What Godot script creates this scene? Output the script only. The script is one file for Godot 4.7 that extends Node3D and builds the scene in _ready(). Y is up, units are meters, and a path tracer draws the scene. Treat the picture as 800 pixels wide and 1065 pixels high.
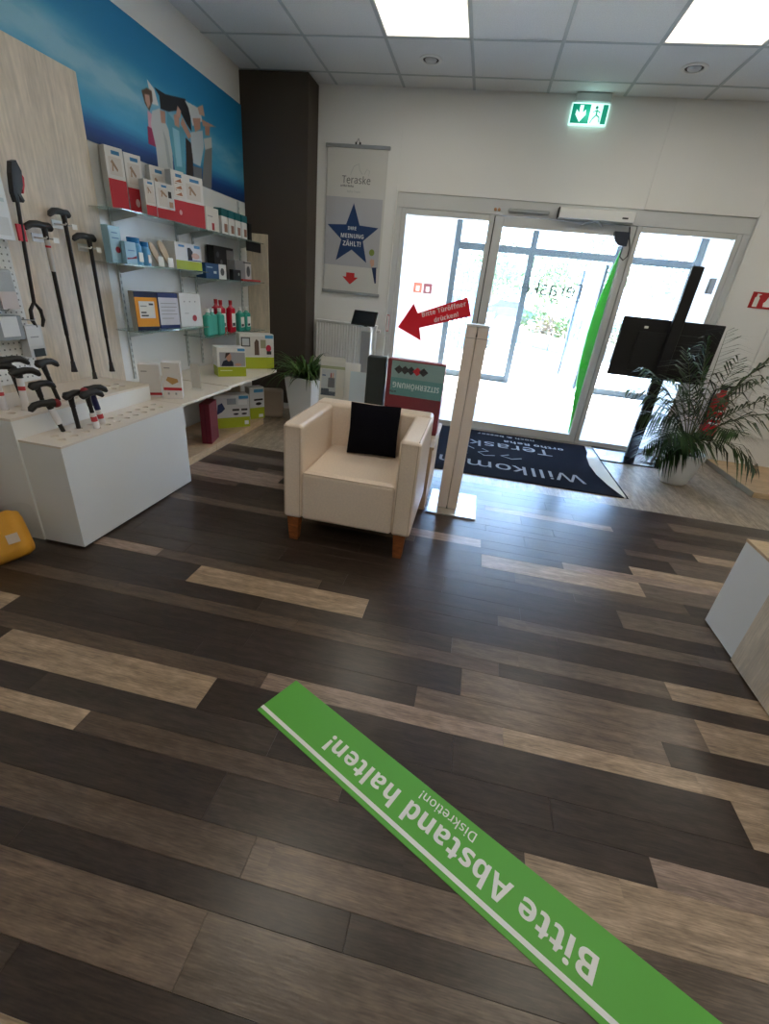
extends Node3D
# A showroom corner with a glazed entrance, built in metres: back wall at z = -5.15, left wall at x = -2.47.

class MB:
	var v := PackedVector3Array()
	var n := PackedVector3Array()
	var u := PackedVector2Array()
	var c := PackedColorArray()
	var ix := PackedInt32Array()
	var t := Transform3D.IDENTITY
	var col := Color.WHITE
	func vert(p: Vector3, nn: Vector3, uv := Vector2.ZERO) -> int:
		v.append(t * p); n.append((t.basis * nn).normalized()); u.append(uv); c.append(col)
		return v.size() - 1
	func tri(a: int, b: int, d: int) -> void:
		if (v[b] - v[a]).cross(v[d] - v[a]).dot(n[a] + n[b] + n[d]) > 0.0:
			ix.append_array([a, d, b])
		else:
			ix.append_array([a, b, d])
	func quad(a: int, b: int, d: int, e: int) -> void:
		tri(a, b, d); tri(a, d, e)
	func face(p: Array, nn := Vector3.ZERO) -> void:
		if nn == Vector3.ZERO:
			nn = (p[2] - p[0]).cross(p[1] - p[0]).normalized()
		var k := []
		for q in p:
			k.append(vert(q, nn, Vector2(q.x + q.z, q.y)))
		for i in range(1, p.size() - 1):
			tri(k[0], k[i], k[i + 1])
	func box(ce: Vector3, s: Vector3, b := 0.003, uvo := Vector2.ZERO, uvs := 1.0) -> void:
		var h := s * 0.5
		b = minf(b, minf(h.x, minf(h.y, h.z)) * 0.9)
		var id := {}
		for sx in [-1, 1]:
			for sy in [-1, 1]:
				for sz in [-1, 1]:
					for ax in 3:
						var p := Vector3(sx * (h.x - (0.0 if ax == 0 else b)), sy * (h.y - (0.0 if ax == 1 else b)), sz * (h.z - (0.0 if ax == 2 else b)))
						var nn := Vector3(sx if ax == 0 else 0, sy if ax == 1 else 0, sz if ax == 2 else 0)
						var q := ce + p
						var uv := Vector2(q.z, q.y) if ax == 0 else (Vector2(q.x, q.z) if ax == 1 else Vector2(q.x, q.y))
						id[[sx, sy, sz, ax]] = vert(q, nn, uv * uvs + uvo)
		for ax in 3:
			for s0 in [-1, 1]:
				var q := []
				for w in [[-1, -1], [1, -1], [1, 1], [-1, 1]]:
					var k := [0, 0, 0, ax]
					k[ax] = s0; k[(ax + 1) % 3] = w[0]; k[(ax + 2) % 3] = w[1]
					q.append(id[k])
				quad(q[0], q[1], q[2], q[3])
		if b <= 0.0:
			return
		for ax in 3:
			var a1 := (ax + 1) % 3
			var a2 := (ax + 2) % 3
			for w in [[-1, -1], [1, -1], [1, 1], [-1, 1]]:
				var k0 := [0, 0, 0, a1]
				k0[a1] = w[0]; k0[a2] = w[1]; k0[ax] = -1
				var k1 := k0.duplicate(); k1[ax] = 1
				var k2 := k1.duplicate(); k2[3] = a2
				var k3 := k0.duplicate(); k3[3] = a2
				quad(id[k0], id[k1], id[k2], id[k3])
		for sx in [-1, 1]:
			for sy in [-1, 1]:
				for sz in [-1, 1]:
					tri(id[[sx, sy, sz, 0]], id[[sx, sy, sz, 1]], id[[sx, sy, sz, 2]])
	func rbox(ce: Vector3, s: Vector3, r: float, seg := 4) -> void:   # softly rounded block
		var h := s * 0.5
		r = minf(r, minf(h.x, minf(h.y, h.z)))
		for ax in 3:
			var a1 := (ax + 1) % 3
			var a2 := (ax + 2) % 3
			var l1 := []
			var l2 := []
			for i in seg + 1:
				l1.append(-h[a1] + r * i / seg); l2.append(-h[a2] + r * i / seg)
			for i in seg + 1:
				l1.append(h[a1] - r + r * i / seg); l2.append(h[a2] - r + r * i / seg)
			for s0 in [-1.0, 1.0]:
				var g := []
				for x in l1:
					for y in l2:
						var p := Vector3.ZERO
						p[ax] = s0 * h[ax]; p[a1] = x; p[a2] = y
						var inn := p.clamp(-h + Vector3.ONE * r, h - Vector3.ONE * r)
						var d := (p - inn).normalized()
						g.append(vert(ce + inn + d * r, d, Vector2(x, y)))
				var m := l2.size()
				for i in l1.size() - 1:
					for j in m - 1:
						quad(g[i * m + j], g[i * m + j + 1], g[(i + 1) * m + j + 1], g[(i + 1) * m + j])
	func tube(pts: Array, rad, seg := 10) -> void:
		var prev := []
		var up := Vector3(0.3, 0.9, 0.31).normalized()
		for i in pts.size():
			var a: Vector3 = pts[maxi(i - 1, 0)]
			var b: Vector3 = pts[mini(i + 1, pts.size() - 1)]
			var d := (b - a).normalized()
			var sx := up.cross(d)
			if sx.length() < 0.1:
				sx = Vector3.RIGHT.cross(d)
			sx = sx.normalized()
			var sy := d.cross(sx)
			var r: float = rad[i] if rad is Array else rad
			var ring := []
			for k in seg:
				var w := TAU * k / seg
				var nn := sx * cos(w) + sy * sin(w)
				ring.append(vert(pts[i] + nn * r, nn, Vector2(float(k) / seg, i)))
			if i > 0:
				for k in seg:
					quad(prev[k], prev[(k + 1) % seg], ring[(k + 1) % seg], ring[k])
			if i == 0 or i == pts.size() - 1:
				var e := -d if i == 0 else d
				var k0 := vert(pts[i], e)
				var rim := []
				for k in seg:
					rim.append(vert(t.affine_inverse() * v[ring[k]], e))
				for k in seg:
					tri(k0, rim[k], rim[(k + 1) % seg])
			prev = ring
	func lathe(pr: Array, ce := Vector3.ZERO, seg := 24) -> void:
		var prev := []
		for i in pr.size() - 1:
			var a: Vector2 = pr[i]
			var b: Vector2 = pr[i + 1]
			var d := (b - a).normalized()
			var r0 := []
			var r1 := []
			for k in seg:
				var w := TAU * k / seg
				var nn := Vector3(cos(w) * d.y, -d.x, sin(w) * d.y)
				r0.append(vert(ce + Vector3(a.x * cos(w), a.y, a.x * sin(w)), nn, Vector2(float(k) / seg, a.y)))
				r1.append(vert(ce + Vector3(b.x * cos(w), b.y, b.x * sin(w)), nn, Vector2(float(k) / seg, b.y)))
			for k in seg:
				quad(r0[k], r0[(k + 1) % seg], r1[(k + 1) % seg], r1[k])
	func prism(poly: PackedVector2Array, z0: float, z1: float) -> void:
		var tr := Geometry2D.triangulate_polygon(poly)
		for w in [[z0, Vector3.FORWARD], [z1, Vector3.BACK]]:
			var k := []
			for p in poly:
				k.append(vert(Vector3(p.x, p.y, w[0]), w[1], p))
			for i in range(0, tr.size(), 3):
				tri(k[tr[i]], k[tr[i + 1]], k[tr[i + 2]])
		var sgn := -1.0 if Geometry2D.is_polygon_clockwise(poly) else 1.0
		for i in poly.size():
			var a := poly[i]
			var b := poly[(i + 1) % poly.size()]
			var e := (b - a).normalized()
			var nn := Vector3(e.y, -e.x, 0) * sgn
			quad(vert(Vector3(a.x, a.y, z0), nn, a), vert(Vector3(b.x, b.y, z0), nn, b), vert(Vector3(b.x, b.y, z1), nn, b), vert(Vector3(a.x, a.y, z1), nn, a))
	func done() -> ArrayMesh:
		var a := []
		a.resize(Mesh.ARRAY_MAX)
		a[Mesh.ARRAY_VERTEX] = v; a[Mesh.ARRAY_NORMAL] = n; a[Mesh.ARRAY_TEX_UV] = u; a[Mesh.ARRAY_COLOR] = c; a[Mesh.ARRAY_INDEX] = ix
		var m := ArrayMesh.new()
		m.add_surface_from_arrays(Mesh.PRIMITIVE_TRIANGLES, a)
		return m

var rng := RandomNumberGenerator.new()
var used := {}
var M := {}
var font_bold: SystemFont
var font_plain: SystemFont

# ---------- helpers ----------
func rgb(r: float, g: float, b: float, a := 1.0) -> Color:
	return Color(r / 255.0, g / 255.0, b / 255.0, a)

func mat(col: Color, rough := 0.6, metal := 0.0) -> StandardMaterial3D:
	var m := StandardMaterial3D.new()
	m.albedo_color = col; m.roughness = rough; m.metallic = metal
	return m

func numbered(s: String) -> String:
	var k: int = used.get(s, -1) + 1
	used[s] = k
	return s if k == 0 else "%s_%03d" % [s, k]

func meta(o: Node, label: String, cat := "", group := "", kind := "") -> void:
	if label: o.set_meta("label", label)
	if cat: o.set_meta("category", cat)
	if group: o.set_meta("group", group)
	if kind: o.set_meta("kind", kind)

func thing(called: String, label: String, cat: String, at := Vector3.ZERO, turn := 0.0, group := "", kind := "") -> Node3D:
	var o := Node3D.new()
	o.name = numbered(called)
	add_child(o)
	o.position = at
	o.rotation_degrees.y = turn
	meta(o, label, cat, group, kind)
	return o

func part(parent: Node, called: String, mb: MB, m: Material, label := "") -> MeshInstance3D:
	var o := MeshInstance3D.new()
	o.mesh = mb.done()
	o.material_override = m
	o.name = called
	parent.add_child(o, true)
	if label: o.set_meta("label", label)
	return o

func single(called: String, mb: MB, m: Material, label: String, cat: String, group := "", kind := "") -> MeshInstance3D:
	var o := part(self, numbered(called), mb, m)
	meta(o, label, cat, group, kind)
	return o

func bx(ce: Vector3, s: Vector3, b := 0.003) -> MB:
	var m := MB.new()
	m.box(ce, s, b)
	return m

func bx2(a: Vector3, b: Vector3, bev := 0.003) -> MB:
	return bx((a + b) * 0.5, (b - a).abs(), bev)

func text(parent: Node, s: String, width: float, at: Vector3, basis: Basis, m: Material, bold := true, called := "lettering", sy := 1.0) -> MeshInstance3D:
	var tm := TextMesh.new()
	tm.text = s
	tm.font = font_bold if bold else font_plain
	tm.font_size = 48
	tm.pixel_size = 0.01
	tm.depth = 0.02
	tm.curve_step = 1.0
	var k := width / tm.get_aabb().size.x
	var o := MeshInstance3D.new()
	o.mesh = tm
	o.material_override = m
	o.name = called
	parent.add_child(o, true)
	o.transform = Transform3D(Basis(basis.x * k, basis.y * k * sy, basis.z * 0.06), at)
	return o

func leaf_quad(mb: MB, a: Vector3, dir: Vector3, side: Vector3, l: float, w: float) -> void:
	var nn := side.cross(dir).normalized()
	var p := [a, a + dir * l * 0.45 + side * w * 0.5, a + dir * l, a + dir * l * 0.45 - side * w * 0.5]
	var k := []
	for q in p:
		k.append(mb.vert(q, nn))
	mb.quad(k[0], k[1], k[2], k[3])

func noise(f: float, sd: int, oct := 3) -> FastNoiseLite:
	var q := FastNoiseLite.new()
	q.seed = sd; q.frequency = f; q.fractal_octaves = oct
	q.noise_type = FastNoiseLite.TYPE_SIMPLEX_SMOOTH
	return q

func wood_image(w: int, h: int, sd: int, amp: float, rings := 1.0, mean := 0.8) -> Image:
	var im := Image.create(w, h, false, Image.FORMAT_RGB8)
	var a := noise(1.0, sd, 3)
	var b := noise(1.0, sd + 7, 2)
	for y in h:
		for x in w:
			var fx := float(x) / w
			var fy := float(y) / h
			var ed := minf(1.0, minf(fx, 1.0 - fx) * 10.0)
			var warp := b.get_noise_2d(fx * 5.0, fy * 5.0) * 1.6 * ed
			var st := a.get_noise_2d(fx * 9.0, fy * 130.0)
			var fine := a.get_noise_2d(fx * 40.0 + 50.0, fy * 420.0)
			var rg := sin((fy * 26.0 + warp * 7.0) * rings) * 0.35
			var bl := b.get_noise_2d(fx * 4.0 + 30.0, fy * 12.0)
			var q := clampf(mean + amp * (st * 0.5 + fine * 0.35 + rg * 0.3 + bl * 0.35), 0.0, 1.0)
			im.set_pixel(x, y, Color(q, q * 0.995, q * 0.985))
	return im

func fill_poly(im: Image, pts: PackedVector2Array, col: Color) -> void:
	var lo := pts[0]
	var hi := pts[0]
	for p in pts:
		lo = lo.min(p); hi = hi.max(p)
	for y in range(maxi(int(lo.y), 0), mini(int(hi.y) + 1, im.get_height())):
		for x in range(maxi(int(lo.x), 0), mini(int(hi.x) + 1, im.get_width())):
			if Geometry2D.is_point_in_polygon(Vector2(x + 0.5, y + 0.5), pts):
				im.set_pixel(x, y, col)

func tex(im: Image) -> ImageTexture:
	return ImageTexture.create_from_image(im)

# a printed carton; its front looks along local +z and its base centre front edge sits at the node
func carton(called: String, label: String, cat: String, at: Vector3, turn: float, s: Vector3, body: Color, prints: Array, group := "") -> Node3D:
	var o := thing(called, label, cat, at, turn, group)
	part(o, "body", bx(Vector3(0, s.y / 2, -s.z / 2), s, 0.002), mat(body, 0.45))
	var p := MB.new()
	var z := 0.0006
	for q in prints:
		p.col = q[q.size() - 1].srgb_to_linear()
		if q[0] == "r":
			var x0: float = (q[1] - 0.5) * s.x
			var x1: float = (q[3] - 0.5) * s.x
			p.face([Vector3(x0, q[2] * s.y, z), Vector3(x1, q[2] * s.y, z), Vector3(x1, q[4] * s.y, z), Vector3(x0, q[4] * s.y, z)], Vector3.BACK)
		elif q[0] == "e":
			var f := []
			for k in 14:
				f.append(Vector3((q[1] - 0.5) * s.x + cos(TAU * k / 14) * q[3] * s.x, q[2] * s.y + sin(TAU * k / 14) * q[4] * s.y, z))
			p.face(f, Vector3.BACK)
		elif q[0] == "p":
			var f := []
			for k in range(1, q.size() - 1, 2):
				f.append(Vector3((q[k] - 0.5) * s.x, q[k + 1] * s.y, z))
			p.face(f, Vector3.BACK)
		elif q[0] == "s":   # a band on the side that faces local -x
			var x := -s.x / 2 - 0.0006
			var sp := MB.new()
			sp.col = p.col
			sp.face([Vector3(x, q[1] * s.y, -s.z + 0.002), Vector3(x, q[1] * s.y, -0.002), Vector3(x, q[2] * s.y, -0.002), Vector3(x, q[2] * s.y, -s.z + 0.002)], Vector3.LEFT)
			part(o, "side_print", sp, M.ink)
		z += 0.00025
		if prints.size() <= 3 and p.v.size():   # few marks: each its own part
			part(o, "print", p, M.ink)
			p = MB.new()
	if p.v.size():
		part(o, "print", p, M.ink)
	return o

func plane_cells(mb: MB, x0: float, x1: float, z0: float, z1: float, y: float, holes: Array, r: float, d: float) -> void:
	# a top with real round holes: each hole sits in a square cell, the rest is filled with strips
	var rows := {}
	for h in holes:
		if not rows.has(h.x): rows[h.x] = []
		rows[h.x].append(h.y)
	var c := r * 1.35
	var xs := rows.keys()
	xs.sort()
	var cx := x0
	for x in xs:
		mb.face([Vector3(cx, y, z0), Vector3(x - c, y, z0), Vector3(x - c, y, z1), Vector3(cx, y, z1)], Vector3.UP)
		cx = x + c
		var zs: Array = rows[x]
		zs.sort()
		var cz := z0
		for z in zs:
			mb.face([Vector3(x - c, y, cz), Vector3(x + c, y, cz), Vector3(x + c, y, z - c), Vector3(x - c, y, z - c)], Vector3.UP)
			cz = z + c
			var out := []
			var inn := []
			var wall := []
			var low := []
			for k in 16:
				var w := TAU * k / 16
				var dv := Vector2(cos(w), sin(w))
				var sq := dv * (c / maxf(absf(dv.x), absf(dv.y)))
				out.append(mb.vert(Vector3(x + sq.x, y, z + sq.y), Vector3.UP))
				inn.append(mb.vert(Vector3(x + dv.x * r, y, z + dv.y * r), Vector3.UP))
				var nn := Vector3(-dv.x, 0, -dv.y)
				wall.append(mb.vert(Vector3(x + dv.x * r, y, z + dv.y * r), nn))
				low.append(mb.vert(Vector3(x + dv.x * r, y - d, z + dv.y * r), nn))
			for k in 16:
				var j := (k + 1) % 16
				mb.quad(out[k], out[j], inn[j], inn[k])
				mb.quad(wall[k], wall[j], low[j], low[k])
			var f := []
			for k in 16:
				f.append(Vector3(x + cos(TAU * k / 16) * r, y - d, z + sin(TAU * k / 16) * r))
			mb.face(f, Vector3.UP)
		mb.face([Vector3(x - c, y, cz), Vector3(x + c, y, cz), Vector3(x + c, y, z1), Vector3(x - c, y, z1)], Vector3.UP)
	mb.face([Vector3(cx, y, z0), Vector3(x1, y, z0), Vector3(x1, y, z1), Vector3(cx, y, z1)], Vector3.UP)

func _ready() -> void:
	rng.seed = 11
	light_and_camera()
	materials()
	floor_planks()
	shell()
	ceiling()
	entrance()
	outdoors()
	left_wall()
	display_desk()
	shelves()
	products()
	bench_goods()
	peg_wall()
	armchair()
	behind_chair()
	post_and_mat()
	banner()
	radiator_corner()
	tv_and_palm()
	right_side()
	floor_sign()

# ---------- camera, sky, sun, exposure ----------
func light_and_camera() -> void:
	var cam := Camera3D.new()
	cam.name = "camera"
	cam.fov = 98.11
	cam.transform = Transform3D(Basis(Vector3(0.97572386, 0.09324718, -0.19816133), Vector3(-0.17107966, 0.88943112, -0.42384436), Vector3(0.13672857, 0.44745643, 0.88379186)), Vector3(0, 1.35, 0))
	cam.near = 0.05
	cam.far = 300.0
	add_child(cam)
	cam.current = true
	var sky := ProceduralSkyMaterial.new()
	sky.sky_top_color = rgb(120, 172, 236)
	sky.sky_horizon_color = rgb(205, 228, 250)
	sky.ground_bottom_color = rgb(150, 150, 145)
	sky.ground_horizon_color = rgb(210, 215, 215)
	var e := Environment.new()
	e.background_mode = Environment.BG_SKY
	e.sky = Sky.new()
	e.sky.sky_material = sky
	e.background_energy_multiplier = 11.0
	e.tonemap_mode = Environment.TONE_MAPPER_LINEAR
	e.tonemap_exposure = 2.35
	e.sdfgi_enabled = true
	e.ssao_enabled = true
	e.ssil_enabled = true
	var we := WorldEnvironment.new()
	we.name = "environment"
	we.environment = e
	add_child(we)
	var sun := DirectionalLight3D.new()
	sun.name = "sun"
	sun.light_color = rgb(255, 250, 238)
	sun.light_energy = 11.0
	sun.light_angular_distance = 0.6
	sun.shadow_enabled = true
	add_child(sun)
	sun.look_at_from_position(Vector3.ZERO, Vector3(-0.26, -0.80, 0.58), Vector3.UP)

func materials() -> void:
	font_bold = SystemFont.new()
	font_bold.font_names = PackedStringArray(["Droid Sans"])
	font_bold.font_weight = 700
	font_plain = SystemFont.new()
	font_plain.font_names = PackedStringArray(["Droid Sans"])
	M.ink = mat(Color.WHITE, 0.5)
	M.ink.vertex_color_use_as_albedo = true
	M.wall = mat(rgb(234, 235, 233), 0.85)
	M.white = mat(rgb(232, 233, 231), 0.35)
	M.white_matt = mat(rgb(228, 228, 225), 0.6)
	M.frame = mat(rgb(205, 208, 208), 0.4)
	M.black = mat(rgb(22, 22, 24), 0.45)
	M.black_gloss = mat(rgb(14, 14, 16), 0.12)
	M.dark = mat(rgb(40, 40, 44), 0.5)
	M.steel = mat(rgb(190, 192, 195), 0.3, 0.9)
	M.alu = mat(rgb(170, 175, 178), 0.35, 0.6)
	M.red = mat(rgb(200, 28, 44), 0.5)
	M.green = mat(rgb(92, 176, 62), 0.45)
	M.paper = mat(rgb(240, 240, 236), 0.6)
	M.glass = mat(Color(0.93, 0.98, 0.97, 0.04), 0.0)
	M.glass.transparency = BaseMaterial3D.TRANSPARENCY_ALPHA
	M.shelf_glass = mat(Color(0.55, 0.78, 0.74, 0.35), 0.03)
	M.shelf_glass.transparency = BaseMaterial3D.TRANSPARENCY_ALPHA
	M.acrylic = mat(Color(0.95, 0.97, 0.97, 0.03), 0.06)
	M.acrylic.metallic_specular = 0.12
	M.acrylic.transparency = BaseMaterial3D.TRANSPARENCY_ALPHA
	var wd := tex(wood_image(768, 256, 3, 0.34, 1.0))
	M.wood_tex = wd
	M.planks = {}
	for q in [["D", 67, 55, 48], ["E", 77, 66, 58], ["M", 103, 87, 75], ["G", 114, 99, 87], ["T", 124, 106, 92], ["P", 162, 140, 126], ["L", 178, 154, 130]]:
		var m := mat(rgb(q[1], q[2], q[3]) * 1.12, 0.30)
		m.albedo_texture = wd
		m.heightmap_enabled = true
		m.heightmap_texture = wd
		m.heightmap_scale = 0.05
		M.planks[q[0]] = m
	var oak := tex(wood_image(768, 384, 21, 0.15, 0.6, 0.9))
	M.oak_panel = mat(rgb(236, 222, 202), 0.5)
	M.oak_panel.albedo_texture = oak
	M.oak_light = mat(rgb(222, 192, 156), 0.5)
	M.oak_light.albedo_texture = oak
	M.oak_floor = mat(rgb(196, 180, 160), 0.34)
	M.oak_floor.albedo_texture = wd
	M.oak_floor.uv1_scale = Vector3(0.5, 1.1, 1)
	M.cream = mat(rgb(232, 214, 194), 0.42)
	M.pillar = mat(rgb(74, 66, 60), 0.8)

# ---------- floor ----------
func floor_planks() -> void:
	var fl := thing("floor", "dark and light wood plank floor with paler boards at the entrance", "floor", Vector3.ZERO, 0, "", "structure")
	part(fl, "subfloor", bx2(Vector3(-2.6, -0.2, -5.2), Vector3(4.3, -0.006, 3.3), 0), mat(rgb(60, 54, 50), 0.8))
	var en := MB.new()
	# entrance boards, grain along z
	for s in [[Vector2(-2.6, -5.34), Vector2(4.3, -3.466)]]:
		var k := []
		for p in [Vector2(s[0].x, s[0].y), Vector2(s[1].x, s[0].y), Vector2(s[1].x, s[1].y), Vector2(s[0].x, s[1].y)]:
			k.append(en.vert(Vector3(p.x, 0, p.y), Vector3.UP, Vector2(p.y, p.x)))
		en.quad(k[0], k[1], k[2], k[3])
	en.box(Vector3(0.85, -0.004, -4.403), Vector3(6.9, 0.0079, 1.874), 0)
	part(fl, "entrance_floor", en, M.oak_floor, "pale oak boards running towards the entrance")
	# rows: three widths repeating; joints every 0.885 m; tone letters run left to right from the first joint listed
	var rows := {
		"-1a": [0.1, "DMGETMD"], "-1b": [-0.6, "LLLMEDT"], "-1c": [-0.75, "EEEDDMG"],
		"0a": [-0.39, "TTTGTLM"], "0b": [-0.06, "DDDEMDD"], "0c": [-0.35, "MMMTMTD"],
		"1a": [-0.515, "DDDELLT"], "1b": [-1.05, "LLMDPPG"], "1c": [-1.31, "DDEDDDE"],
		"2a": [-0.73, "DDLDDLL"], "2b": [-0.56, "MMMPLLT"], "2c": [-0.88, "LLDDTDD"],
		"3a": [-0.715, "DDDDTLL"], "3b": [-0.565, "MMMMDDE"], "3c": [-0.765, "DDDEGLL"],
		"4a": [-1.18, "DDLDDDM"], "4b": [-1.445, "PPMDGGD"], "4c": [-0.45, "EEEDDDM"],
		"5a": [-0.84, "EEEDDGG"], "5b": [-0.155, "DDDDEDD"], "5c": [-0.455, "DDDDMDE"],
		"6a": [-0.64, "DDDDLGM"], "6b": [-0.165, "GGGDPPD"], "6c": [-0.645, "EEEPDLL"],
		"7a": [-0.37, "DDDDDGG"], "7b": [-0.615, "MMDDDME"], "7c": [-0.165, "PPDEDLL"],
		"8a": [-0.37, "PPDMEMD"], "8b": [-0.62, "DDMELDE"], "8c": [0.015, "EEDDMED"],
		"9a": [-0.165, "GGEDEGG"], "9b": [-0.485, "DDDMDDD"], "9c": [0.0, "EEEDEDE"],
	}
	var wd := {"a": 0.1415, "b": 0.076, "c": 0.0985}
	var st := {"a": 0.0, "b": 0.1415, "c": 0.2175}
	var L := 0.885
	for k in rows:
		var ty: String = k[k.length() - 1]
		var nn := int(k.substr(0, k.length() - 1))
		var zf: float = -0.306 - 0.316 * nn - st[ty]
		var w: float = wd[ty]
		var tones: String = rows[k][1]
		var base: float = rows[k][0]
		while base > -0.9: base -= L
		# base = a joint in (-1.785, -0.9]; tones[0..1] lie left of it
		var i := -2
		while base + L * i < 4.25:
			var xa := maxf(base + L * i, -2.6)
			var xb := minf(base + L * (i + 1), 4.25)
			if xb - xa > 0.02:
				var idx := clampi(i + 2, 0, 6)
				var m := MB.new()
				m.box(Vector3((xa + xb) * 0.5, -0.003, zf - w * 0.5), Vector3(xb - xa - 0.0006, 0.006, w - 0.0006), 0.0005, Vector2.ZERO, 1.0)
				var ou := Vector2(rng.randf() * 7.0, rng.randf() * 5.0)
				for q in m.u.size():
					m.u[q] = Vector2(m.u[q].x * 0.62, m.u[q].y * 1.9) + ou
				part(fl, "plank", m, M.planks[tones[idx]])
			i += 1
	var rest := MB.new()
	rest.box(Vector3(0.85, -0.003, 1.66), Vector3(6.9, 0.006, 3.296), 0.001)
	part(fl, "plank_field", rest, M.planks["M"])

# ---------- room shell ----------
func shell() -> void:
	var o := thing("wall_back", "white wall around the glazed entrance", "wall", Vector3.ZERO, 0, "", "structure")
	part(o, "wall_section", bx2(Vector3(-2.62, -0.05, -5.40), Vector3(-1.0, 3.1, -5.15), 0.001), M.wall)
	part(o, "wall_section", bx2(Vector3(-1.0, 2.2, -5.40), Vector3(1.27, 3.1, -5.152), 0.001), M.wall)
	part(o, "wall_section", bx2(Vector3(1.27, 2.2, -5.40), Vector3(2.22, 3.1, -5.146), 0.001), M.wall)
	part(o, "wall_section", bx2(Vector3(2.22, -0.05, -5.40), Vector3(4.35, 3.1, -5.146), 0.001), M.wall)
	part(o, "cable_duct", bx2(Vector3(2.655, 0.06, -5.146), Vector3(2.70, 1.5, -5.128), 0.004), M.wall)
	single("wall_left", bx2(Vector3(-2.62, -0.05, -5.40), Vector3(-2.47, 3.1, 3.35), 0), M.wall, "white wall behind mural and product shelves", "wall", "", "structure")
	single("wall_right", bx2(Vector3(4.2, -0.05, -5.15), Vector3(4.35, 3.1, 3.35), 0), M.wall, "white wall at the right side of the room", "wall", "", "structure")
	single("wall_front", bx2(Vector3(-2.47, -0.05, 3.2), Vector3(4.2, 3.1, 3.35), 0), M.wall, "white wall behind the camera", "wall", "", "structure")
	single("pillar", bx2(Vector3(-2.47, 0, -5.15), Vector3(-1.815, 2.955, -4.88), 0.004), M.pillar, "dark brown square pillar in the corner from floor to ceiling", "pillar", "", "structure")
	single("baseboard_back", bx2(Vector3(-1.81, 0, -5.15), Vector3(-1.0, 0.07, -5.137), 0.002), M.white_matt, "low white baseboard under the radiator", "baseboard", "", "structure")
	single("baseboard_pillar", bx2(Vector3(-2.2, 0, -4.88), Vector3(-1.80, 0.06, -4.868), 0.002), M.white_matt, "low white baseboard at the foot of the dark pillar", "baseboard", "", "structure")

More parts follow.
